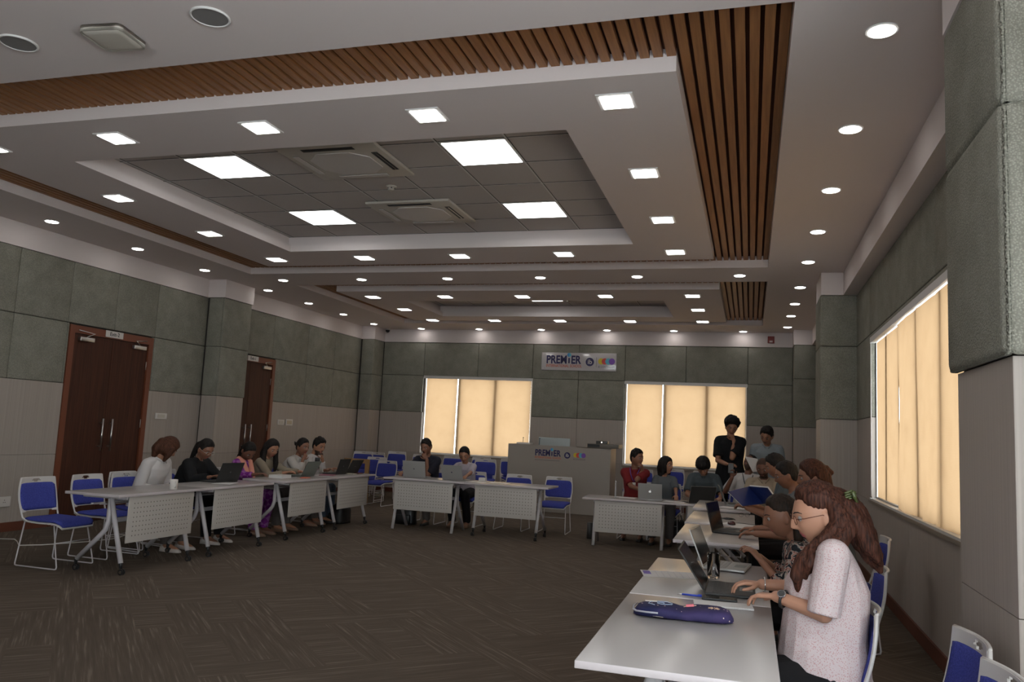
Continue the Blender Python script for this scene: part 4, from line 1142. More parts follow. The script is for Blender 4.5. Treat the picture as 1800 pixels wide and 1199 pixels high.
    for sg in (1, -1):
        an = lg[sg][2]; a = MB(); q = an.copy(); q.z = 0
        rows = []
        for yy, w_, h_ in ((-.065, .018, .03), (-.055, .034, .075), (-.01, .037, .088), (.05, .040, .072), (.10, .046, .055), (.155, .044, .042), (.19, .026, .026), (.20, .010, .014)):
            rows.append([q + Vector((w_ * math.cos(k * PI / 5) if h_ else 0, yy, max(.002, h_ * max(0, math.sin(k * PI / 5)) * 1.0 + .002))) for k in range(6)] + [q + Vector((-w_ * .96 * math.cos(k * PI / 4), yy, .001)) for k in range(1, 4)])
        a.loft(rows, sm); a.build('shoe', parent=root)
    if glasses:
        a = MB()
        for sg in (1, -1):
            cc = Vector((sg * .033, .098, .000)); pts_ = [hc + Rh @ ((cc + Vector((.0235 * math.cos(k * PI / 8), -abs(math.cos(k * PI / 8)) * .002 , .018 * math.sin(k * PI / 8)))) * hs) for k in range(16)]
            a.tube(pts_, .0016, glasses, 6, True)
            a.tube([hc + Rh @ (Vector(p) * hs) for p in ((sg * .0565, .095, .004), (sg * .073, .07, .004), (sg * .079, .0, .006), (sg * .077, -.02, -.01))], .0016, glasses, 6)
        a.tube([hc + Rh @ (Vector(p) * hs) for p in ((-.010, .100, .003), (0, .103, .006), (.010, .100, .003))], .0016, glasses, 6)
        a.build('glasses', parent=root)
    root['_'] = 0; del root['_']
    info = dict(root=root, hc=hc, Rh=Rh, J=J, nb=nb, chest=chest, waist=waist, P=P, up=up, s=s, hs=hs, loc=loc, F=F, tinf=tinf)
    if extras: extras(info)
    return info
def lanyard(i, m, card=None, z=.30):
    a = MB(); nb, ch, t_ = i['nb'], i['chest'], i['tinf']
    for sg in (1, -1):
        a.tube([nb + Vector((sg * .055, -.06, .01)), nb + Vector((sg * .075, -.01, .022)), nb + Vector((sg * .065, .07, -.02)), ch + (nb - ch) * .5 + Vector((sg * .045, .12 + t_, 0)), ch + Vector((sg * .006, .135 + t_, -.02))], .006, m, 6)
    a.build('lanyard', parent=i['root'])
    if card:
        a = MB(); c_ = ch + Vector((0, .14 + t_, -.07)); a.box(c_.x - .03, c_.x + .03, c_.y - .001, c_.y + .002, c_.z - .045, c_.z + .04, card); a.build('badge', parent=i['root'])
def collar(m, w=.012):
    def f_(i):
        a = MB(); nb, up = i['nb'], i['up']; u = i['up']
        for sg in (1, -1):
            pts_ = [nb + Vector((sg * .01, -.066, .012)), nb + Vector((sg * .05, -.04, .016)), nb + Vector((sg * .066, .01, .010)), nb + Vector((sg * .048, .062, -.012)), nb + Vector((sg * .018, .095, -.05))]
            a.tube(pts_, [w, w, w, w * .9, w * .5], m, 8)
        a.build('collar', parent=i['root'])
    return f_
PE = {}
white_c = cloth('white_cotton', (.50, .47, .46)); black_c = cloth('black_cloth', (.010, .010, .011)); purple_c = cloth('purple_print_cotton', (.17, .018, .20), kind='diamond', c2=(.28, .10, .30), sc=16)
beige_c = cloth('beige_knit', (.22, .18, .13)); offw = cloth('off_white_cotton', (.40, .37, .34)); dark_c = cloth('dark_navy_tee', (.020, .020, .030)); lilac = cloth('lilac_cotton', (.40, .36, .40))
red_c = cloth('dark_red_polo', (.17, .016, .018)); greyt = cloth('blue_grey_tee', (.105, .115, .125)); greyt2 = cloth('slate_tee', (.070, .085, .095)); ltblue = cloth('pale_blue_shirt', (.27, .30, .32)); pink_c = cloth('pink_dotted_blouse', (.56, .47, .47), kind='dots', c2=(.47, .27, .265), sc=150)
floral = cloth('black_floral_print', (.012, .014, .018), kind='blotch', c2=((.35, .33, .30), (.30, .10, .07)), sc=22); denim = cloth('blue_denim', (.10, .14, .20)); blacktr = cloth('black_trousers', (.010, .009, .010)); greytr = cloth('grey_trousers', (.10, .085, .08)); salmon = cloth('salmon_scarf', (.62, .27, .20))
tan_c = cloth('sand_linen', (.30, .24, .18)); tanshoe = mat('tan_shoe', (.20, .12, .08), .5); whsh = mat('white_shoe', (.45, .40, .37), .5)
SEATED = []
def seated(key, *a, chair_label=None, cdy=-.02, **k):
    i = person(*a, **k); PE[key] = i
    if chair_label:
        r = i['root']; rz = r.rotation_euler.z; v = Matrix.Rotation(rz, 3, 'Z') @ Vector((0, cdy, 0))
        c_ = chair(r.location.x + v.x, r.location.y + v.y, rz, chair_label); SEATED.append((i, c_))
    return i
WEST, EAST, SOUTH = 90, -90, 180       # body faces -X, +X, -Y

# ---- left row, facing the middle of the room
seated('p1', 'seated woman in a white striped shirt, brown hair hiding her face, by the mug', (-6.35, 7.68, 1.12), EAST, lean=22, side=4, hy=62, hp=38, hr=0, R='lap', Lh='lap', sk='tan', male=False, top=white_c, sleeve=.95, tinf=.024, legs=greytr, shoe=whsh, hair='bob', hm=HBR, hth=.022, hs=1.05,
       tab=[(.10, .052), (.08, .045), (.06, .005), (.04, -.10), (-.1, -.12)], tails=[([(sx * .07, .02, .0), (sx * .082, .025, -.07), (sx * .075, .035, -.14)], [.035, .035, .018]) for sx in (1, -1)] + [([(0, -.08, .0), (0, -.085, -.08), (.0, -.06, -.15)], [.06, .058, .03])],
       extras=collar(white_c), chair_label='blue chair under the woman in the white striped shirt')
def neckcard(i):
    a = MB(); ch = i['chest']; a.box(-.035, .035, ch.y + .128, ch.y + .134, ch.z - .04, ch.z + .11, mat('striped_shirt_front', (.35, .42, .60), .7)); a.box(.0, .02, ch.y + .134, ch.y + .137, ch.z - .04, ch.z + .11, red_c); a.build('shirt_front', parent=i['root'])
seated('p2', 'seated woman in a black jacket with glasses and ponytail typing on black laptop', (-6.35, 8.34, 1.10), EAST, lean=22, hy=-12, hp=28, R=(-6.08, 8.12, .79), Lh=(-6.05, 8.42, .79), sk='brown', male=False, fat=1.2, sw=1.18, top=black_c, sleeve=.93, tinf=.034, legs=blacktr, hair='tied', hm=HB, hth=.012,
       tails=[([(0, -.085, .02), (0, -.125, -.02), (0, -.13, -.12), (.02, -.12, -.20)], [.035, .034, .032, .015])], glasses=steel, extras=neckcard, chair_label='blue chair under the woman in the black jacket', Rn=(0, 0, 1), Ln=(0, 0, 1), shoe=whsh)
def scarf(i):
    a = MB(); nb, ch = i['nb'], i['chest']
    for k, sg in enumerate((1, -1)):
        pts_ = [nb + Vector((sg * .02, -.07, .0)), nb + Vector((sg * .075, -.02, .01)), nb + Vector((sg * .075, .05, -.03)), ch + Vector((sg * .06, .14, .0)), ch + Vector((sg * .05, .17, -.14)), ch + Vector((sg * .05, .19, -.22))]
        a.tube(pts_, [.03, .032, .036, .042, .05, .03], salmon, 10)
    a.build('scarf', parent=i['root'])
seated('p3', 'seated woman in a purple patterned kurta with a salmon scarf, looking down', (-6.35, 9.22, 1.07), EAST, lean=16, hy=-25, hp=42, R=(-6.06, 9.05, .79), Lh='lap', sk='deep', male=False, top=purple_c, sleeve=.8, tinf=.020, legs=purple_c, hair='tied', hm=HB, hth=.010, knee=.50, longtop=.1, flare=1.1,
       tails=[([(0, -.085, .0), (0, -.115, -.05), (-.01, -.11, -.22), (-.03, -.10, -.32)], [.03, .03, .026, .012])], extras=scarf, chair_label='blue chair under the woman in the purple kurta', shoe=tanshoe, feet=.42)
seated('p4', 'seated woman in a beige top with long black hair over her shoulders', (-6.35, 9.75, 1.10), EAST, lean=20, hy=-22, hp=22, R=(-6.05, 9.68, .79), Lh=(-6.02, 10.02, .79), sk='tan', male=False, top=beige_c, sleeve=.9, tinf=.020, legs=greytr, hair='long', hm=HB, hth=.018,
       tails=[([(sx * .068, -.01, .02), (sx * .088, .0, -.08), (sx * .095, .05, -.18), (sx * .085, .09, -.28)], [.032, .034, .034, .016]) for sx in (1, -1)] + [([(0, -.08, .0), (0, -.10, -.12), (0, -.08, -.28)], [.06, .06, .03])], chair_label='blue chair under the woman in the beige top', shoe=tanshoe)
seated('p5', 'seated woman in an off white blouse, hair tied back, chin on her hand', (-6.35, 10.55, 1.12), EAST, lean=24, hy=-15, hp=8, R='chin', Lh=(-6.05, 10.78, .79), sk='brown', male=False, fat=1.05, top=offw, sleeve=.9, tinf=.024, legs=greytr, hair='tied', hm=HB, hth=.012, tails=[([(0, -.09, .03), (0, -.13, .01), (.02, -.14, .04)], [.028, .022, .008])],
       extras=collar(offw), chair_label='blue chair under the woman in the off white blouse', shoe=tanshoe)
seated('p6', 'seated bearded young man in a white shirt resting chin on his fist', (-6.35, 11.02, 1.13), EAST, lean=22, hy=-15, hp=15, Lh='chin', R=(-6.08, 10.9, .79), sk='tan', top=white_c, sleeve=.9, tinf=.018, legs=denim, hair='spiky', hth=.016, beard=.35, extras=collar(white_c), chair_label='blue chair under the bearded young man in white')
# ---- middle table
seated('p7', 'seated man in a dark tee with hand over his mouth behind left grey laptop', (-4.90, 11.80, 1.19), SOUTH, lean=12, hy=-5, hp=18, Lh='chin', R=(-5.10, 11.42, .79), sk='brown', top=dark_c, sleeve=.42, tinf=.020, legs=greytr, hair='short', hth=.014, chair_label='blue chair under the man in the dark tee', feet=.30)
seated('p8', 'seated smiling woman in a lilac top behind the right grey laptop', (-4.26, 11.82, 1.10), SOUTH, lean=18, hy=8, hp=25, R=(-4.40, 11.44, .79), Lh=(-4.08, 11.44, .79), sk='tan', male=False, top=lilac, sleeve=.45, tinf=.020, legs=blacktr, hair='tied', hm=HB, hth=.011, tails=[([(0, -.09, .0), (0, -.12, -.03)], [.03, .02])], chair_label='blue chair under the woman in the lilac top', shoe=tanshoe, feet=.25)
# ---- low tables at the far right
seated('p9', 'seated man in a dark red polo with lanyard, chin on hand, looking right', (-1.62, 12.05, 1.19), SOUTH, lean=8, hy=58, hp=2, Lh='chin', R=(-1.50, 11.75, .74), sk='brown', top=red_c, sleeve=.42, tinf=.018, legs=greytr, hair='spiky', hth=.014, extras=lambda i: (collar(red_c)(i), lanyard(i, mat('violet_lanyard', (.12, .07, .35), .6), whitep)), chair_label='blue chair under the man in the red polo', knee=.35, feet=.2)
seated('p10', 'seated woman in a grey tee with shoulder length black hair turned to the right', (-1.19, 12.05, 1.09), SOUTH, lean=12, hy=62, hp=-4, R=(-1.30, 11.72, .70), Lh=(-1.0, 11.70, .70), sk='tan', male=False, top=greyt, sleeve=.42, tinf=.022, legs=greytr, hair='bob', hm=HB, hth=.020,
       tab=[(.10, .062), (.075, .055), (.06, .03), (.05, -.05), (.03, -.10), (-.1, -.12)], tails=[([(0, -.07, -.02), (0, -.075, -.11)], [.062, .05]), ([(.065, -.01, 0), (.07, .0, -.10)], [.03, .022]), ([(-.065, -.01, 0), (-.07, .0, -.10)], [.03, .022])], chair_label='blue chair under the woman in the grey tee')
seated('p11', 'seated person in a slate tee with head bowed so only black hair shows', (-.65, 11.98, 1.12), SOUTH, lean=24, hy=-4, hp=48, R=(-.80, 11.72, .70), Lh=(-.40, 11.72, .70), sk='tan', top=greyt2, sleeve=.42, tinf=.022, legs=blacktr, hair='short', hth=.036, hs=1.15, tab=[(.10, .035), (.075, .03), (.058, .02), (.045, .0), (.02, -.03), (-.1, -.09)], extras=collar(greyt2), chair_label='blue chair under the bowed person in the slate tee')
def lan_blk(i): lanyard(i, mat('black_lanyard', (.015, .02, .03), .6))
seated('p13', 'seated man in a white tee with black lanyard tipping his head back, phone raised', (.0, 12.0, 1.20), SOUTH, lean=2, side=-4, hy=-35, hp=-40, R=(-.24, 11.66, 1.0), Lh=(.25, 11.70, .76), sk='deep', top=white_c, sleeve=.45, tinf=.022, legs=blacktr, hair='short', hth=.012, beard=.9, extras=lan_blk, chair_label='blue chair under the man tipping his head back', dR=(0, .2, 1), Rn=(0, -1, .2), curlR=(40, 50, 30))
# ---- standing pair
def teeprint(i):
    a = MB(); ch = i['chest']; y_ = ch.y + .15
    a.box(-.05, .05, y_, y_ + .002, ch.z + .035, ch.z + .042, mat('faint_red_print', (.12, .015, .02), .7)); a.box(-.06, .06, y_, y_ + .002, ch.z + .012, ch.z + .016, mat('faint_red_print', (.12, .015, .02), .7)); a.build('chest_print', parent=i['root'])
person('standing person in a loose black tee with curly hair, touching the chin', (-.28, 12.75, 1.73), SOUTH, lean=6, hy=8, hp=22, hr=-4, Lh='chin', R=(-.34, 12.48, 1.16), stand=True, sk='tan', top=black_c, sleeve=.40, tinf=.036, sw=.88, legs=blacktr, hair='curly', hth=.040, hs=1.15, longtop=.10, flare=1.1, Rn=(0, .3, 1), dR=(-.9, .4, .0), extras=teeprint, curlR=(20, 25, 20))
person('standing man in a pale blue shirt bending his head to look down', (.235, 12.75, 1.62), SOUTH, lean=24, hy=-22, hp=30, hr=-12, Lh='hang', R='hang', stand=True, sk='tan', top=ltblue, sleeve=.42, tinf=.022, legs=greytr, hair='short', hth=.022, hs=1.18, extras=collar(ltblue))
# ---- right row, facing the middle of the room, nearest last
seated('p15', 'seated man with shaved head and moustache in a sand shirt facing us', (.16, 10.95, 1.18), SOUTH, lean=10, hy=-12, hp=24, R=(.02, 10.62, .79), Lh=(.22, 10.62, .79), sk='deep', top=tan_c, sleeve=.5, tinf=.020, legs=blacktr, hair='short', hm=HBZ, hth=.003, beard=.5, hnoise=.0, extras=collar(tan_c), chair_label=None)
seated('p16b', 'seated man with thick black hair behind the man in glasses', (.27, 9.25, 1.25), WEST, lean=16, hy=0, hp=20, R=(-.02, 9.42, .79), Lh=(-.02, 9.12, .79), sk='brown', top=greyt2, sleeve=.5, tinf=.02, legs=blacktr, hair='short', hth=.022, chair_label='blue chair under the man with thick black hair')
seated('p16', 'seated man in glasses holding up a large open blue book', (.335, 8.05, 1.20), WEST, lean=14, hy=0, hp=16, R=(-.02, 7.98, .92), Lh=(-.02, 7.70, .90), sk='brown', top=greyt, sleeve=.5, tinf=.02, legs=blacktr, hair='short', hth=.016, glasses=darkg, chair_label='blue chair under the man with the blue book', Rn=(0, 0, -1), Ln=(0, 0, -1), dR=(0, .8, .6), dL=(0, .8, .6), curlR=(10, 15, 10), curlL=(10, 15, 10))
seated('p17', 'seated woman with dark brown hair, half hidden behind the woman in pink', (.47, 6.75, 1.24), WEST, lean=14, hy=5, hp=10, R=(.05, 7.0, .79), Lh=(.05, 6.6, .79), sk='brown', male=False, top=greyt2, sleeve=.5, tinf=.02, legs=blacktr, hair='long', hm=HRB, hth=.024, tails=[([(0, -.09, .04), (0, -.13, .02)], [.04, .02]), ([(0, -.07, 0), (0, -.09, -.12)], [.06, .04])], chair_label='blue chair under the half hidden woman')
seated('p18', 'seated girl in a black floral blouse leaning in beside the woman in pink', (.185, 5.05, 1.055), WEST, lean=20, hy=6, hp=16, R=(.06, 5.22, .80), Lh=(.07, 4.93, .81), sk='brown', male=False, top=floral, sleeve=.74, tinf=.018, legs=blacktr, hair='long', hm=HDB, hth=.013, vox=.0052, tails=[([(sx * .06, -.055, .02), (sx * .070, -.058, -.06), (sx * .076, -.045, -.12), (sx * .07, -.02, -.165)], [.03, .028, .028, .012]) for sx in (1, -1)] + [([(0, -.07, .02), (0, -.085, -.08), (0, -.075, -.16)], [.055, .05, .028])],
       tab=[(.10, .080), (.075, .074), (.058, .060), (.045, .044), (.030, .032), (.010, .026), (-.008, .026), (-.030, .020), (-.042, -.08), (-.1, -.11)], chair_label='blue chair behind the woman in pink, under the girl in the floral blouse', Rn=(0, 0, 1), Ln=(0, 0, 1), curlR=(20, 40, 30), curlL=(25, 40, 30), hs=1.06)
tort = mat('tortoise_frame', (.10, .025, .012), .25)
def pink_x(i):
    hc, Rh, hs = i['hc'], i['Rh'], i['hs']; root = i['root']
    a = MB()   # green claw clip
    gm = mat('olive_hair_claw', (.075, .09, .028), .35)
    c_ = hc + Rh @ Vector((-.052, -.112, .042)) * hs
    for k in range(7):
        t_ = -0.03 + k * .010
        a.tube([c_ + Rh @ Vector((t_ * .4, .012, t_ * -1)), c_ + Rh @ Vector((t_ * .4 + .015, -.022, t_ * -1 + .004)), c_ + Rh @ Vector((t_ * .4 + .012, -.036, t_ * -1 - .006))], .005, gm, 6)
    a.tube([c_ + Rh @ Vector((-.012, -.02, .032)), c_ + Rh @ Vector((.012, -.034, -.03))], .008, gm, 8)
    a.build('hair_claw', parent=root)
    a = MB(); sh, el, wr = i['J'][-1]; q = wr.lerp(el, .16); ax = (el - wr).normalized()
    u = ax.orthogonal().normalized(); w_ = ax.cross(u)
    a.tube([q + (u * math.cos(k * PI / 10) + w_ * math.sin(k * PI / 10)) * .034 for k in range(20)], .0065, dark, 6, True)
    o_ = Vector((0, -.0, 1)); o_ = (Vector((-.7, .1, .6)) - ax * Vector((-.7, .1, .6)).dot(ax)).normalized()
    a.cyl(q + o_ * .030, q + o_ * .042, .018, None, chrome, 20); a.cyl(q + o_ * .042, q + o_ * .0435, .0145, None, darkg, 20); a.build('wristwatch', parent=root)
    sh, el, wr = i['J'][1]; q = wr.lerp(el, .05); ax = (el - wr).normalized(); u = ax.orthogonal().normalized(); w_ = ax.cross(u)
    a = MB(); a.tube([q + (u * math.cos(k * PI / 10) + w_ * math.sin(k * PI / 10)) * .034 for k in range(20)], .003, chrome, 6, True); a.build('bangle', parent=root)
    a = MB(); a.ball(hc + Rh @ Vector((-.079, .004, -.048)) * hs, .0045, chrome); a.ball(hc + Rh @ Vector((.079, .004, -.048)) * hs, .0045, chrome); a.build('earrings', parent=root)
seated('p19', 'seated woman in a pink dotted blouse with glasses, typing, nearest to us', (.29, 3.80, 1.185), WEST, lean=-3, hy=8, hp=14, R=(.06, 4.05, .825), Lh=(.115, 3.71, .835), sk='fair', male=False, fat=1.02, fatd=1.36, neckl=.035, shf=.86, ainf=.004, armk=.80, top=pink_c, sleeve=.50, tinf=.020, legs=blacktr, hair='long', hm=HRB, hth=.024, vox=.0042, longtop=.04, flare=1.05,
       tab=[(.10, .080), (.075, .074), (.058, .062), (.045, .048), (.030, .034), (.010, .026), (-.006, .026), (-.030, .020), (-.042, -.09), (-.1, -.12)],
       tails=[([(.060, -.05, .03), (.074, -.055, -.05), (.085, -.04, -.14), (.085, .0, -.22)], [.034, .034, .036, .014]),
              ([(-.060, -.055, .03), (-.086, -.045, -.04), (-.104, .005, -.080), (-.110, .060, -.108), (-.108, .115, -.140), (-.102, .150, -.190), (-.094, .158, -.250)], [.034, .034, .034, .034, .031, .026, .008]),
              ([(-.066, -.06, .01), (-.096, -.065, -.06), (-.125, -.02, -.10), (-.138, .045, -.118), (-.132, .10, -.150), (-.122, .125, -.20)], [.034, .038, .034, .030, .024, .008]),
              ([(0, -.075, .04), (-.01, -.118, -.01), (-.02, -.135, -.10), (-.03, -.150, -.18), (-.03, -.165, -.24)], [.055, .058, .055, .038, .012]),
              ([(-.04, -.09, .02), (-.06, -.12, -.06), (-.07, -.14, -.14), (-.07, -.165, -.21)], [.04, .042, .034, .010]), ([(.02, -.10, .05), (.03, -.14, .02)], [.035, .03])],
       glasses=tort, Rn=(0, 0, 1), Ln=(0, 0, 1), dL=(.50, .86, -.12), curlR=(18, 35, 25), curlL=(18, 30, 22), hs=1.12, hnoise=.006, extras=pink_x, lip=mat('rose_lips', (.42, .10, .11), .35), chair_label='blue chair under the woman in the pink blouse', cdy=.12, poleL=(-.35, -.35, -1), poleR=(.5, -.4, -1), sw=1.16)
# ================================================================ THINGS ON THE TABLES
silver = mat('silver_laptop_shell', (.38, .38, .37), .35, .4); greyl = mat('grey_laptop_shell', (.20, .21, .20), .4, .3); blackl = mat('black_laptop_shell', (.022, .022, .022), .5)
scr = mat('dark_screen', (.012, .011, .011), .12); keym = mat('laptop_keys', (.02, .02, .021), .5); paper = mat('white_paper', (.60, .58, .57), .8)
keyl = mat('light_keys', (.26, .25, .24), .5)
glass = mat('clear_glass', (1, 1, 1), .02, trans=1.0); glass.node_tree.nodes['Principled BSDF'].inputs['IOR'].default_value = 1.45
def laptop(x, y, rz, label, shell, w=.34, d=.235, ang=108, h=.225, z=.74, keys=None, logo=None, rim=None, deck=None):
    """user sits on the local -Y side; ang is the opening angle"""
    r = thing('laptop', label, 'laptop', (x, y, z), rz)
    a = MB(); a.box(-w / 2, w / 2, -d / 2, d / 2, .003, .016, shell, bev=.004)
    for sx in (-1, 1):
        for sy in (-1, 1): a.cyl((sx * w * .42, sy * d * .4, 0), (sx * w * .42, sy * d * .4, .004), .006, None, dark, 8)
    bs = a.build('laptop_base', parent=r)
    a = MB()
    k = keys or keym
    for j in range(5):
        n_ = 13 if j else 7
        for i in range(13):
            kw = (w * .88) / 13; x0 = -w * .44 + i * kw; y0 = d * .5 - .035 - j * .0185
            if j == 4 and 3 <= i <= 8:
                if i == 3: a.box(x0 + .001, x0 + kw * 6 - .002, y0 - .015, y0, .016, .0175, k)
                continue
            a.box(x0 + .001, x0 + kw - .0015, y0 - .015, y0, .016, .0175, k)
    a.build('keyboard', parent=bs)
    a = MB(); a.box(-.05, .05, -d / 2 + .012, -d / 2 + .075, .016, .0166, deck or greyl); a.build('touchpad', parent=bs)
    t = math.radians(180 - ang)   # lid direction measured from +Y
    T = Matrix.Translation((0, d / 2 - .004, .014)) @ Matrix.Rotation(-(math.radians(ang) - PI) , 4, 'X').inverted()
    # lid frame: local x along width, y from hinge outward, z inner side down
    a = MB(); a.box(-w / 2, w / 2, 0, h, -.006, 0, shell, M=Matrix(), bev=.003); ld = a.build('laptop_lid', parent=r)
    ld.matrix_local = Matrix.Translation((0, d / 2 - .004, .014)) @ Matrix.Rotation(math.radians(180 - ang), 4, 'X') @ Matrix.Rotation(PI, 4, 'Z') @ Matrix.Rotation(PI, 4, 'Z')
    a = MB(); a.box(-w / 2 + .008, w / 2 - .008, .014, h - .008, 0, .0014, scr); a.build('screen', parent=ld)
    if rim:
        a = MB(); a.box(-w / 2 - .001, w / 2 + .001, h - .001, h + .001, -.0065, .0005, rim); a.box(-w / 2 - .001, -w / 2 + .001, .0, h, -.0065, .0005, rim); a.box(w / 2 - .001, w / 2 + .001, 0, h, -.0065, .0005, rim); a.build('lid_rim', parent=ld)
    if logo == 'apple':
        a = MB(); lm_ = mat('glowing_logo', (.8, .82, .82), .4, emis=(1, 1, 1), es=.35); s_ = .016; pts_ = []
        for k in range(40):
            t_ = 2 * PI * k / 40; rr = s_ * (1 + .10 * math.cos(2 * t_)) * (1 - .16 * math.exp(-((t_ - PI / 2) / .28) ** 2)) * (1 - .08 * math.exp(-((t_ - 3 * PI / 2) / .25) ** 2))
            px2, py2 = rr * math.cos(t_), rr * math.sin(t_) * 1.06
            dx, dy = px2 - s_ * 1.25, py2 - s_ * .12
            dd = math.hypot(dx, dy)
            if dd < s_ * .5: px2 = s_ * 1.25 + dx / dd * s_ * .5; py2 = s_ * .12 + dy / dd * s_ * .5
            pts_.append((px2, py2 + h * .5))
        zl = Matrix.Translation((0, 0, -.0066)) @ Matrix.Diagonal((-1, 1, 1, 1)); a.poly(pts_, .0006, lm_, zl); a.poly([(.001, h * .5 + s_ * 1.15), (.009, h * .5 + s_ * 1.25), (.011, h * .5 + s_ * 1.75), (.003, h * .5 + s_ * 1.6)], .0006, lm_, zl); a.build('fruit_logo', parent=ld)
    elif logo:
        a = MB(); a.cyl((0, h * .5, -.0066), (0, h * .5, -.006), .010, None, logo, 16); a.build('lid_emblem', parent=ld)
    return r
grem = mat('lid_emblem_grey', (.10, .11, .11), .3)
laptop(-5.98, 8.15, -PI / 2 - .12, 'black laptop in front of the woman in the black jacket', blackl, w=.36, ang=112, h=.235, logo=grem)
laptop(-5.97, 9.92, -PI / 2 - .05, 'grey-green laptop in front of the woman in the off white blouse', mat('grey_green_shell', (.16, .18, .16), .4, .3), w=.33, ang=118)
laptop(-5.93, 10.80, -PI / 2 - .10, 'dark laptop just beyond the steel bottle on the far left table', blackl, w=.28, ang=108, logo=grem)
laptop(-5.92, 11.12, -PI / 2 - .12, 'dark laptop nearest the far end of the left row', blackl, w=.30, ang=118, logo=grem)
laptop(-4.80, 11.28, PI + .02, 'large silver-grey laptop hiding the man in the dark tee', silver, w=.36, ang=104, h=.24, logo=grem)
laptop(-4.16, 11.24, PI - .10, 'silver-grey laptop in front of the woman in the lilac top', silver, w=.34, ang=112, h=.225, logo=navy)
laptop(-1.32, 11.36, PI + .05, 'silver laptop with a glowing fruit emblem on the low table', silver, w=.325, ang=106, h=.225, z=.64, logo='apple')
laptop(-.68, 11.38, PI + .45, 'black laptop with silver edge before the bowed person in the slate tee', blackl, w=.36, ang=112, h=.24, z=.64, rim=steel)
laptop(-.16, 10.08, PI / 2 + .1, 'grey laptop turned sideways on the far table of the right row', greyl, w=.33, ang=112, h=.23)
laptop(-.14, 7.03, PI / 2 - .22, 'black laptop seen from behind on the second pair of right tables', blackl, w=.37, ang=104, h=.235)
laptop(-.12, 5.05, PI / 2 - .12, 'silver laptop with brown reflecting screen beside the glass tumbler', silver, w=.33, ang=112, h=.225, keys=keyl, rim=silver)
laptop(-.085, 4.27, PI / 2 + .0, 'dark laptop the woman in the pink blouse is typing on', blackl, w=.36, ang=124, h=.24)
# mug, bottle, tumbler
r = thing('coffee_mug', 'white mug with small dark letters on the nearest left table', 'mug', (-5.62, 6.93, .74), -.5)
a = MB(); prof = [(.0, .0), (.034, .0), (.039, .004), (.040, .05), (.040, .098), (.038, .100), (.036, .097), (.036, .01), (0, .008)]
a.loft([[(q * math.cos(k * PI / 12), q * math.sin(k * PI / 12), z_) for k in range(24)] for q, z_ in prof[1:-1]], whitep); a.build('mug_body', parent=r)
a = MB(); a.tube([(.037, 0, .08), (.058, 0, .080), (.068, 0, .055), (.060, 0, .030), (.038, 0, .022)], .0055, whitep, 8); a.build('handle', parent=r)
text('IB', .022, ink, r, (-.006, -.0405, .06), (PI / 2, 0, 0), .0005)
r = thing('steel_bottle', 'steel vacuum bottle with black lid on the far left table', 'bottle', (-6.09, 10.56, .74))
a = MB(); a.cyl((0, 0, 0), (0, 0, .165), .036, None, chrome, 24); a.build('bottle_body', parent=r)
a = MB(); a.cyl((0, 0, .165), (0, 0, .235), .038, .036, dark, 24); a.build('lid', parent=r)
a = MB(); R1, R2, H_ = .036, .033, .135
a.loft([[(q * math.cos(k * PI / 16), q * math.sin(k * PI / 16), z_) for k in range(32)] for q, z_ in ((.031, 0), (.033, .004), (R1, H_), (R1 - .003, H_), (.030, .014), (.012, .012))], glass)
o = a.build('glass_tumbler', loc=(-.185, 4.62, .741)); tag(o, 'empty clear glass tumbler on the second right table', 'glass')
# books, papers
def sheet(x, y, rz, label, w=.21, l=.297, z=.7405, m=None, th=.0008, name='paper_sheet', cat='paper', group=None):
    a = MB(); a.box(-w / 2, w / 2, -l / 2, l / 2, 0, th, m or paper); o_ = a.build(name, loc=(x, y, z), rz=rz); tag(o_, label, cat, group); return o_
sheet(-5.80, 8.02, .3, 'white sheet of paper beside the black laptop on the left row')
sheet(-3.78, 11.12, 1.35, 'white sheet at the joint of the two middle tables', .21, .30)
sheet(-3.48, 11.18, 1.50, 'second white sheet lying on the table with two empty chairs', .21, .30, .7425)
sheet(-1.68, 11.42, 1.5, 'white sheet in front of the man in the red polo', z=.6415)
sheet(-.98, 11.30, 1.4, 'white sheet between the silver and black laptops', z=.6415)
sheet(-.18, 9.66, 1.3, 'white sheet on the far table of the right row')
sheet(-.10, 7.72, 1.2, 'white printed sheet under the computer mouse', .21, .30)
sheet(.0, 7.50, 1.35, 'second white sheet near the computer mouse', .21, .28, .742)
r = thing('printed_schedule', 'white printed schedule with a purple heading on the second right table', 'paper', (-.42, 4.60, .7405), -1.35)
a = MB(); a.box(-.105, .105, -.15, .15, 0, .0008, paper); a.build('sheet', parent=r)
lilp = mat('purple_heading', (.16, .11, .38), .8); a = MB(); a.box(-.085, .02, -.14, -.10, .0008, .0012, lilp)
for k in range(6): a.box(-.085, .085, -.07 + k * .034, -.068 + k * .034, .0008, .0011, mat('faint_table_rule', (.42, .40, .45), .8))
a.build('printing', parent=r)
r = thing('thick_book', 'thick white paperback on the left row before the woman in beige', 'book', (-5.93, 9.36, .74), .05)
a = MB(); a.box(-.09, .09, -.125, .125, .003, .037, paper); a.build('pages', parent=r)
a = MB(); a.box(-.093, .093, -.128, .128, 0, .003, whitep); a.box(-.093, .093, -.128, .128, .037, .040, whitep); a.box(-.095, -.092, -.128, .128, 0, .04, whitep); a.build('cover', parent=r)
o = sheet(-5.70, 9.60, .2, 'orange-red phone cover on the table before the woman in beige', .085, .16, .74, mat('coral_case', (.50, .12, .07), .5), .010, 'phone', 'phone')
o = sheet(-5.84, 10.44, .4, 'magenta folder lying before the bearded young man', .21, .30, .74, mat('magenta_folder', (.22, .05, .09), .5), .006, 'folder', 'folder')
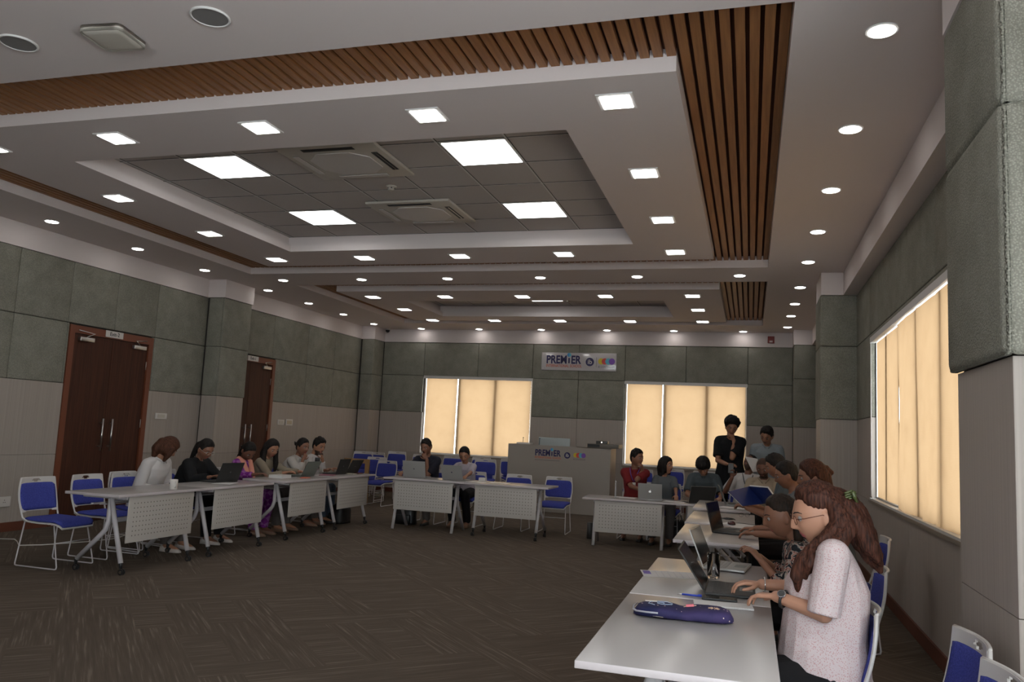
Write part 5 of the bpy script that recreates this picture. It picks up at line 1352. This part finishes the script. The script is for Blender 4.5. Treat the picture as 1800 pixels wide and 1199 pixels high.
o = sheet(-5.78, 10.98, 1.5, 'small cream notepad in front of the dark laptops at the far left', .09, .20, .74, mat('cream_pad', (.45, .42, .33), .7), .012, 'notepad', 'notepad')
o = sheet(-5.78, 11.22, 1.4, 'small dark red notebook at the far end of the left row', .10, .16, .74, mat('maroon_cover', (.10, .025, .03), .6), .014, 'notebook', 'notebook')
o = sheet(-3.80, 11.40, 0, 'small white carton behind the papers on the middle table', .10, .08, .74, whitep, .05, 'carton', 'box')
# the open blue book held up
A = Vector((-.186, 7.60, 1.040)); B = Vector((-.011, 7.78, 1.088)); Cc = Vector((.121, 7.78, .940)); D = Vector((-.057, 7.60, .920)); E_ = Vector((.149, 7.56, 1.095)); F_ = Vector((.250, 7.56, .960))
r = thing('open_book', 'large open book with a dark blue cover held up by the man in glasses', 'book', (0, 0, 0))
bluec = mat('dark_blue_cover', (.010, .022, .11), .45)
def slab(pts_, th, m, nm, par, inset=0.0, off=0.0):
    c_ = sum(pts_, Vector()) / 4; n_ = (pts_[1] - pts_[0]).cross(pts_[3] - pts_[0]).normalized()
    if n_.y < 0: n_ = -n_
    pts_ = [p + n_ * off for p in pts_]
    q = [c_ + (p - c_) * (1 - inset) for p in pts_]; a = MB(); a.loft([[p for p in q], [p + n_ * th for p in q]], m, smooth=False); return a.build(nm, parent=par)
n1_ = (B - A).cross(D - A).normalized()
slab([A, B, Cc, D], .004, bluec, 'cover', r); slab([B, E_, F_, Cc], .004, bluec, 'cover', r)
up_ = Vector((.004, .012, .012))
up_ = Vector((0, 0, .004)); slab([p + up_ for p in (A, B, Cc, D)], .012, paper, 'pages', r, .02, .0045); slab([p + up_ for p in (B, E_, F_, Cc)], .012, paper, 'pages', r, .02, .0045)
# paper hiding the tipped-back head, phone raised
a = MB(); slab_p = [Vector((-.07, 11.70, 1.30)), Vector((.10, 11.76, 1.275)), Vector((.115, 11.80, 1.10)), Vector((.035, 11.72, 1.09))]
a.loft([slab_p, [p + Vector((0, .0015, 0)) for p in slab_p]], paper, smooth=False); o = a.build('paper_sheet'); tag(o, 'sheet of white paper held up beside the tipped-back head of the man in white', 'paper')
r = thing('phone', 'phone held up by the man in the white tee', 'phone', (-.255, 11.60, 1.12)); a = MB(); a.box(-.037, .037, -.004, .004, -.06, .075, dark, bev=.003); a.build('phone_body', parent=r); a = MB(); a.box(-.033, .033, -.0046, -.004, -.052, .068, darkg); a.build('screen', parent=r)
# acrylic holder on the low table
r = thing('acrylic_holder', 'slim clear acrylic menu holder at the left of the low table', 'holder', (-1.80, 11.30, .64), .1)
a = MB(); a.box(-.05, .05, -.03, .03, 0, .004, glass); a.build('foot', parent=r); a = MB(); a.box(-.010, .010, -.002, .002, .004, .235, mat('clear_acrylic', (.75, .75, .78), .1, trans=.6)); a.build('upright', parent=r)
# mouse, cable, spectacles
r = thing('computer_mouse', 'dark red computer mouse on papers on the right row', 'mouse', (-.155, 7.66, .744), .6)
a = MB(); a.ball((0, 0, .004), 1, mat('dark_red_mouse', (.05, .008, .008), .25), sc=(.030, .050, .030)); q = a.bm
for v in q.verts:
    if v.co.z < 0: v.co.z = 0
a.build('mouse_body', parent=r)
a = MB(); a.tube([(.0, .05, .012), (.05, .10, .006), (.16, .06, .004), (.24, -.10, .004), (.26, -.35, .004)], .002, dark, 6); a.build('cord', parent=r)
a = MB(); random.seed(3); a.tube([(.07 * math.cos(k * .9) * (1 - .02 * k), .05 * math.sin(k * .9) + .004 * k, .004 + .0018 * (k % 5)) for k in range(22)], .003, dark, 6)
o = a.build('coiled_cable', loc=(-.20, 8.12, .742)); tag(o, 'small coiled black cable on the right row beyond the mouse', 'cable')
r = thing('spectacles', 'folded thin spectacles on the table under the blue book', 'glasses', (-.05, 8.55, .742), .5)
a = MB()
for sx in (-1, 1): a.tube([(sx * .033 + .024 * math.cos(k * PI / 6), 0.0, .020 + .019 * math.sin(k * PI / 6)) for k in range(12)], .0014, dark, 5, True)
a.build('lenses_frame', parent=r); a = MB(); a.tube([(-.057, 0, .02), (-.05, .13, .004)], .0014, dark, 5); a.tube([(.057, 0, .02), (.03, .13, .004)], .0014, dark, 5); a.build('temples', parent=r)
# phone, pen, spiral notebook, pencil case on the nearest table
r = thing('phone', 'black phone lying behind the galaxy pencil case', 'phone', (-.13, 3.975, .749), PI / 2 + .05)
a = MB(); a.box(-.037, .037, -.08, .08, 0, .009, dark, bev=.003); a.build('phone_body', parent=r); a = MB(); a.box(-.033, .033, -.070, .070, .009, .0094, scr); a.build('screen', parent=r)
r = thing('ballpoint_pen', 'blue ballpoint pen lying across the notebook behind the pencil case', 'pen', (-.25, 4.02, .748), 1.50)
bl = mat('blue_pen_plastic', (.02, .05, .45), .3); a = MB(); a.cyl((0, -.055, 0), (0, .055, 0), .0045, None, bl, 10); a.build('barrel', parent=r)
a = MB(); a.cyl((0, .055, 0), (0, .078, 0), .0042, .0008, steel, 10); a.build('tip', parent=r); a = MB(); a.box(-.0015, .0015, -.06, -.02, .004, .0075, bl); a.build('clip', parent=r)
r = thing('spiral_notebook', 'small white spiral notepad tucked behind the pencil case', 'notebook', (-.11, 3.88, .7405), .10)
a = MB(); a.box(-.13, .13, -.055, .055, 0, .008, paper); a.build('pages', parent=r)
a = MB()
for k in range(22): a.tube([(-.12 + k * .0114, -.055 + .005 * math.cos(t_ * PI / 4) - .001, .005 + .006 * math.sin(t_ * PI / 4)) for t_ in range(8)], .0009, steel, 4, True)
a.build('spiral_binding', parent=r)
# pencil case
gal = mat('galaxy_fabric', (.035, .030, .16), .75, spec=.2)
N, L, b = nodes(gal)
n_ = tex(gal, 'ShaderNodeTexNoise', 9, Detail=4); rp = mixcol(gal, n_.outputs[0], (.014, .016, .058), (.042, .030, .095), (.35, .68))
v = tex(gal, 'ShaderNodeTexVoronoi', 42); lt = N.new('ShaderNodeMath'); lt.operation = 'LESS_THAN'; lt.inputs[1].default_value = .17; L.new(v.outputs['Distance'], lt.inputs[0])
gt = N.new('ShaderNodeMath'); gt.operation = 'GREATER_THAN'; gt.inputs[1].default_value = .45; sp = N.new('ShaderNodeSeparateColor'); L.new(v.outputs['Color'], sp.inputs[0]); L.new(sp.outputs[0], gt.inputs[0])
mm = N.new('ShaderNodeMath'); mm.operation = 'MULTIPLY'; L.new(lt.outputs[0], mm.inputs[0]); L.new(gt.outputs[0], mm.inputs[1])
mx2 = N.new('ShaderNodeMix'); mx2.data_type = 'RGBA'; mx2.inputs[7].default_value = (.55, .42, .40, 1); L.new(mm.outputs[0], mx2.inputs[0]); L.new(rp.outputs[0], mx2.inputs[6]); L.new(mx2.outputs[2], b.inputs['Base Color'])
r = thing('pencil_case', 'dark blue galaxy print pencil case with stars and planets, zip at its left end', 'pencil case', (-.262, 3.53, .7405), .06)
a = MB(); rings = []
for i in range(25):
    u = i / 24; x = -.205 + .41 * u
    e_ = max(0.02, (1 - abs(2 * u - 1) ** 7)) ** .5
    up_w = (.105 - .028 * math.exp(-((u - .50) / .09) ** 2) - .055 * max(0, u - .55)) * e_      # far edge
    dn_w = (.085 - .02 * (1 - u) ** 3) * e_
    hh = (.046 - .010 * math.exp(-((u - .50) / .10) ** 2) + .010 * u) * (e_ ** .6)
    ring = []
    for k in range(20):
        t_ = 2 * PI * k / 20; c_, s_ = math.cos(t_), math.sin(t_)
        yy = (up_w if c_ > 0 else dn_w) * math.copysign(abs(c_) ** .55, c_)
        zz = hh * .5 + hh * .5 * math.copysign(abs(s_) ** .7, s_)
        ring.append((x, yy, zz + .002 * noise.noise(Vector((x * 30, yy * 30, 0)))))
    rings.append(ring)
a.loft(rings, gal); pc = a.build('case_body', parent=r)
tape = mat('pale_zip_tape', (.32, .32, .36), .6)
a = MB(); a.tube([(-.198, .085, .026), (-.208, .03, .026), (-.205, -.03, .026), (-.19, -.068, .026), (-.15, -.086, .028), (-.10, -.088, .028)], .004, tape, 6); a.build('zip', parent=r)
a = MB(); a.box(-.10, -.055, -.098, -.088, .010, .014, chrome, M=Matrix.Rotation(-.25, 4, 'Z')); a.build('zip_pull', parent=r)
pkp = mat('pink_planet_print', (.60, .14, .17), .6); swp = mat('pale_swirl_print', (.35, .42, .55), .6); gdp = mat('gold_burst_print', (.55, .36, .24), .6)
a = MB()
def topz(x_, y_): 
    best = .05
    return best
def decal(shape, m, x_, y_):
    pts_ = [(x_ + p[0], y_ + p[1]) for p in shape]; return pts_
from mathutils.bvhtree import BVHTree
bv = BVHTree.FromPolygons([v_.co.copy() for v_ in pc.data.vertices], [tuple(p_.vertices) for p_ in pc.data.polygons])
def drape(x_, y_):
    h_ = bv.ray_cast(Vector((x_, y_, .2)), Vector((0, 0, -1)))[0]
    return (h_.z if h_ else .03) + .0012
def stroke(pts_, w_, m): a.tube([(p[0], p[1], drape(*p)) for p in pts_], w_, m, 5)
stroke([(-.085 + (.004 + .0045 * t_) * math.cos(t_ * .75), .02 + (.003 + .0035 * t_) * math.sin(t_ * .75)) for t_ in range(15)][::1], .0016, swp)
stroke([(.012 + .004 * k, .025) for k in range(9)], .0095, pkp); stroke([(.002 + .0065 * k, .018 + .0016 * k) for k in range(9)], .0018, gdp)
for k in range(9): t_ = 2 * PI * k / 9; stroke([(.125 + .006 * math.cos(t_), -.015 + .006 * math.sin(t_)), (.125 + .024 * math.cos(t_), -.015 + .020 * math.sin(t_))], .0013, gdp)
a.build('printed_motifs', parent=r)
a = MB(); z0_ = drape(-.135, .05); a.box(-.025, .025, -.008, .008, 0, .0018, whitep, M=Matrix.Translation((-.135, .05, z0_)) @ Matrix.Rotation(.15, 4, 'Z')); a.build('name_patch', parent=r)
# ---- bags on the floor
def bag(x, y, rz, label, w=.34, d=.2, h=.30, m=None, lean=0):
    r = thing('backpack', label, 'bag', (x, y, 0), rz)
    a = MB(); rr = []
    for i in range(9):
        t_ = i / 8; k_ = (1 - max(0, t_ - .6) ** 2 * 3.2); n2 = 20
        rr.append([(w / 2 * k_ * math.copysign(abs(math.cos(q_)) ** .6, math.cos(q_)) + .01 * noise.noise(Vector((q_, t_ * 4, x))), d / 2 * k_ * math.copysign(abs(math.sin(q_)) ** .6, math.sin(q_)) + lean * t_, h * t_) for q_ in [2 * PI * j / n2 for j in range(n2)]])
    a.loft(rr, m or dark); a.build('bag_body', parent=r)
    a = MB(); a.box(-w * .33, w * .33, -d / 2 - .03, -d / 2 + .02, .03, h * .5, m or dark, bev=.02); a.build('front_pocket', parent=r)
    a = MB(); a.tube([(-.05, 0, h - .01), (-.04, 0, h + .05), (.04, 0, h + .05), (.05, 0, h - .01)], .008, darkg, 6); a.build('carry_handle', parent=r)
    return r
bag(-5.93, 11.08, -PI / 2, 'black backpack under the far end of the left row', .36, .24, .30)
bag(-5.10, 11.62, .1, 'black bag on the floor under the left middle table', .34, .22, .30)
bag(-1.02, 12.45, .4, 'dark bag with a brown strap on the floor beyond the low table', .26, .2, .30)
a = MB(); a.cyl((0, 0, 0), (0, 0, .23), .045, .045, darkg, 16); o = a.build('black_flask', loc=(-2.22, 11.70, 0)); tag(o, 'small black cylinder standing on the floor at the left leg of the low table', 'flask')
# cable along the left skirting
a = MB(); pts_ = [(-8.3, 7.15, .006), (-8.0, 7.3, .006), (-7.85, 7.2, .006), (-7.6, 7.0, .006), (-7.45, 7.15, .006), (-7.25, 7.6, .006), (-7.2, 8.0, .006), (-7.3, 8.2, .006)]
a.tube(pts_, .005, whitep, 6); a.tube([(-7.32 + .07 * math.cos(k * .7), 8.1 + .12 * math.sin(k * .7), .008 + .004 * (k % 3)) for k in range(16)], .005, whitep, 6)
o = a.build('extension_cable'); tag(o, 'white cable lying on the carpet before the near double door', 'cable')
# brown board leaning by the left stacks, black jacket on a stacked chair
a = MB(); a.box(-.27, .27, -.012, .012, 0, .085, beech); a.box(.18, .27, -.012, .012, -.40, .0, beech)
for sx in (-.25, .25): a.box(sx - .02, sx + .02, -.02, .02, -.75, 0, beech)
o = a.build('wooden_easel_frame', loc=(-7.25, 14.05, .75)); tag(o, 'light brown wooden frame standing before the left stacked chairs', 'frame')
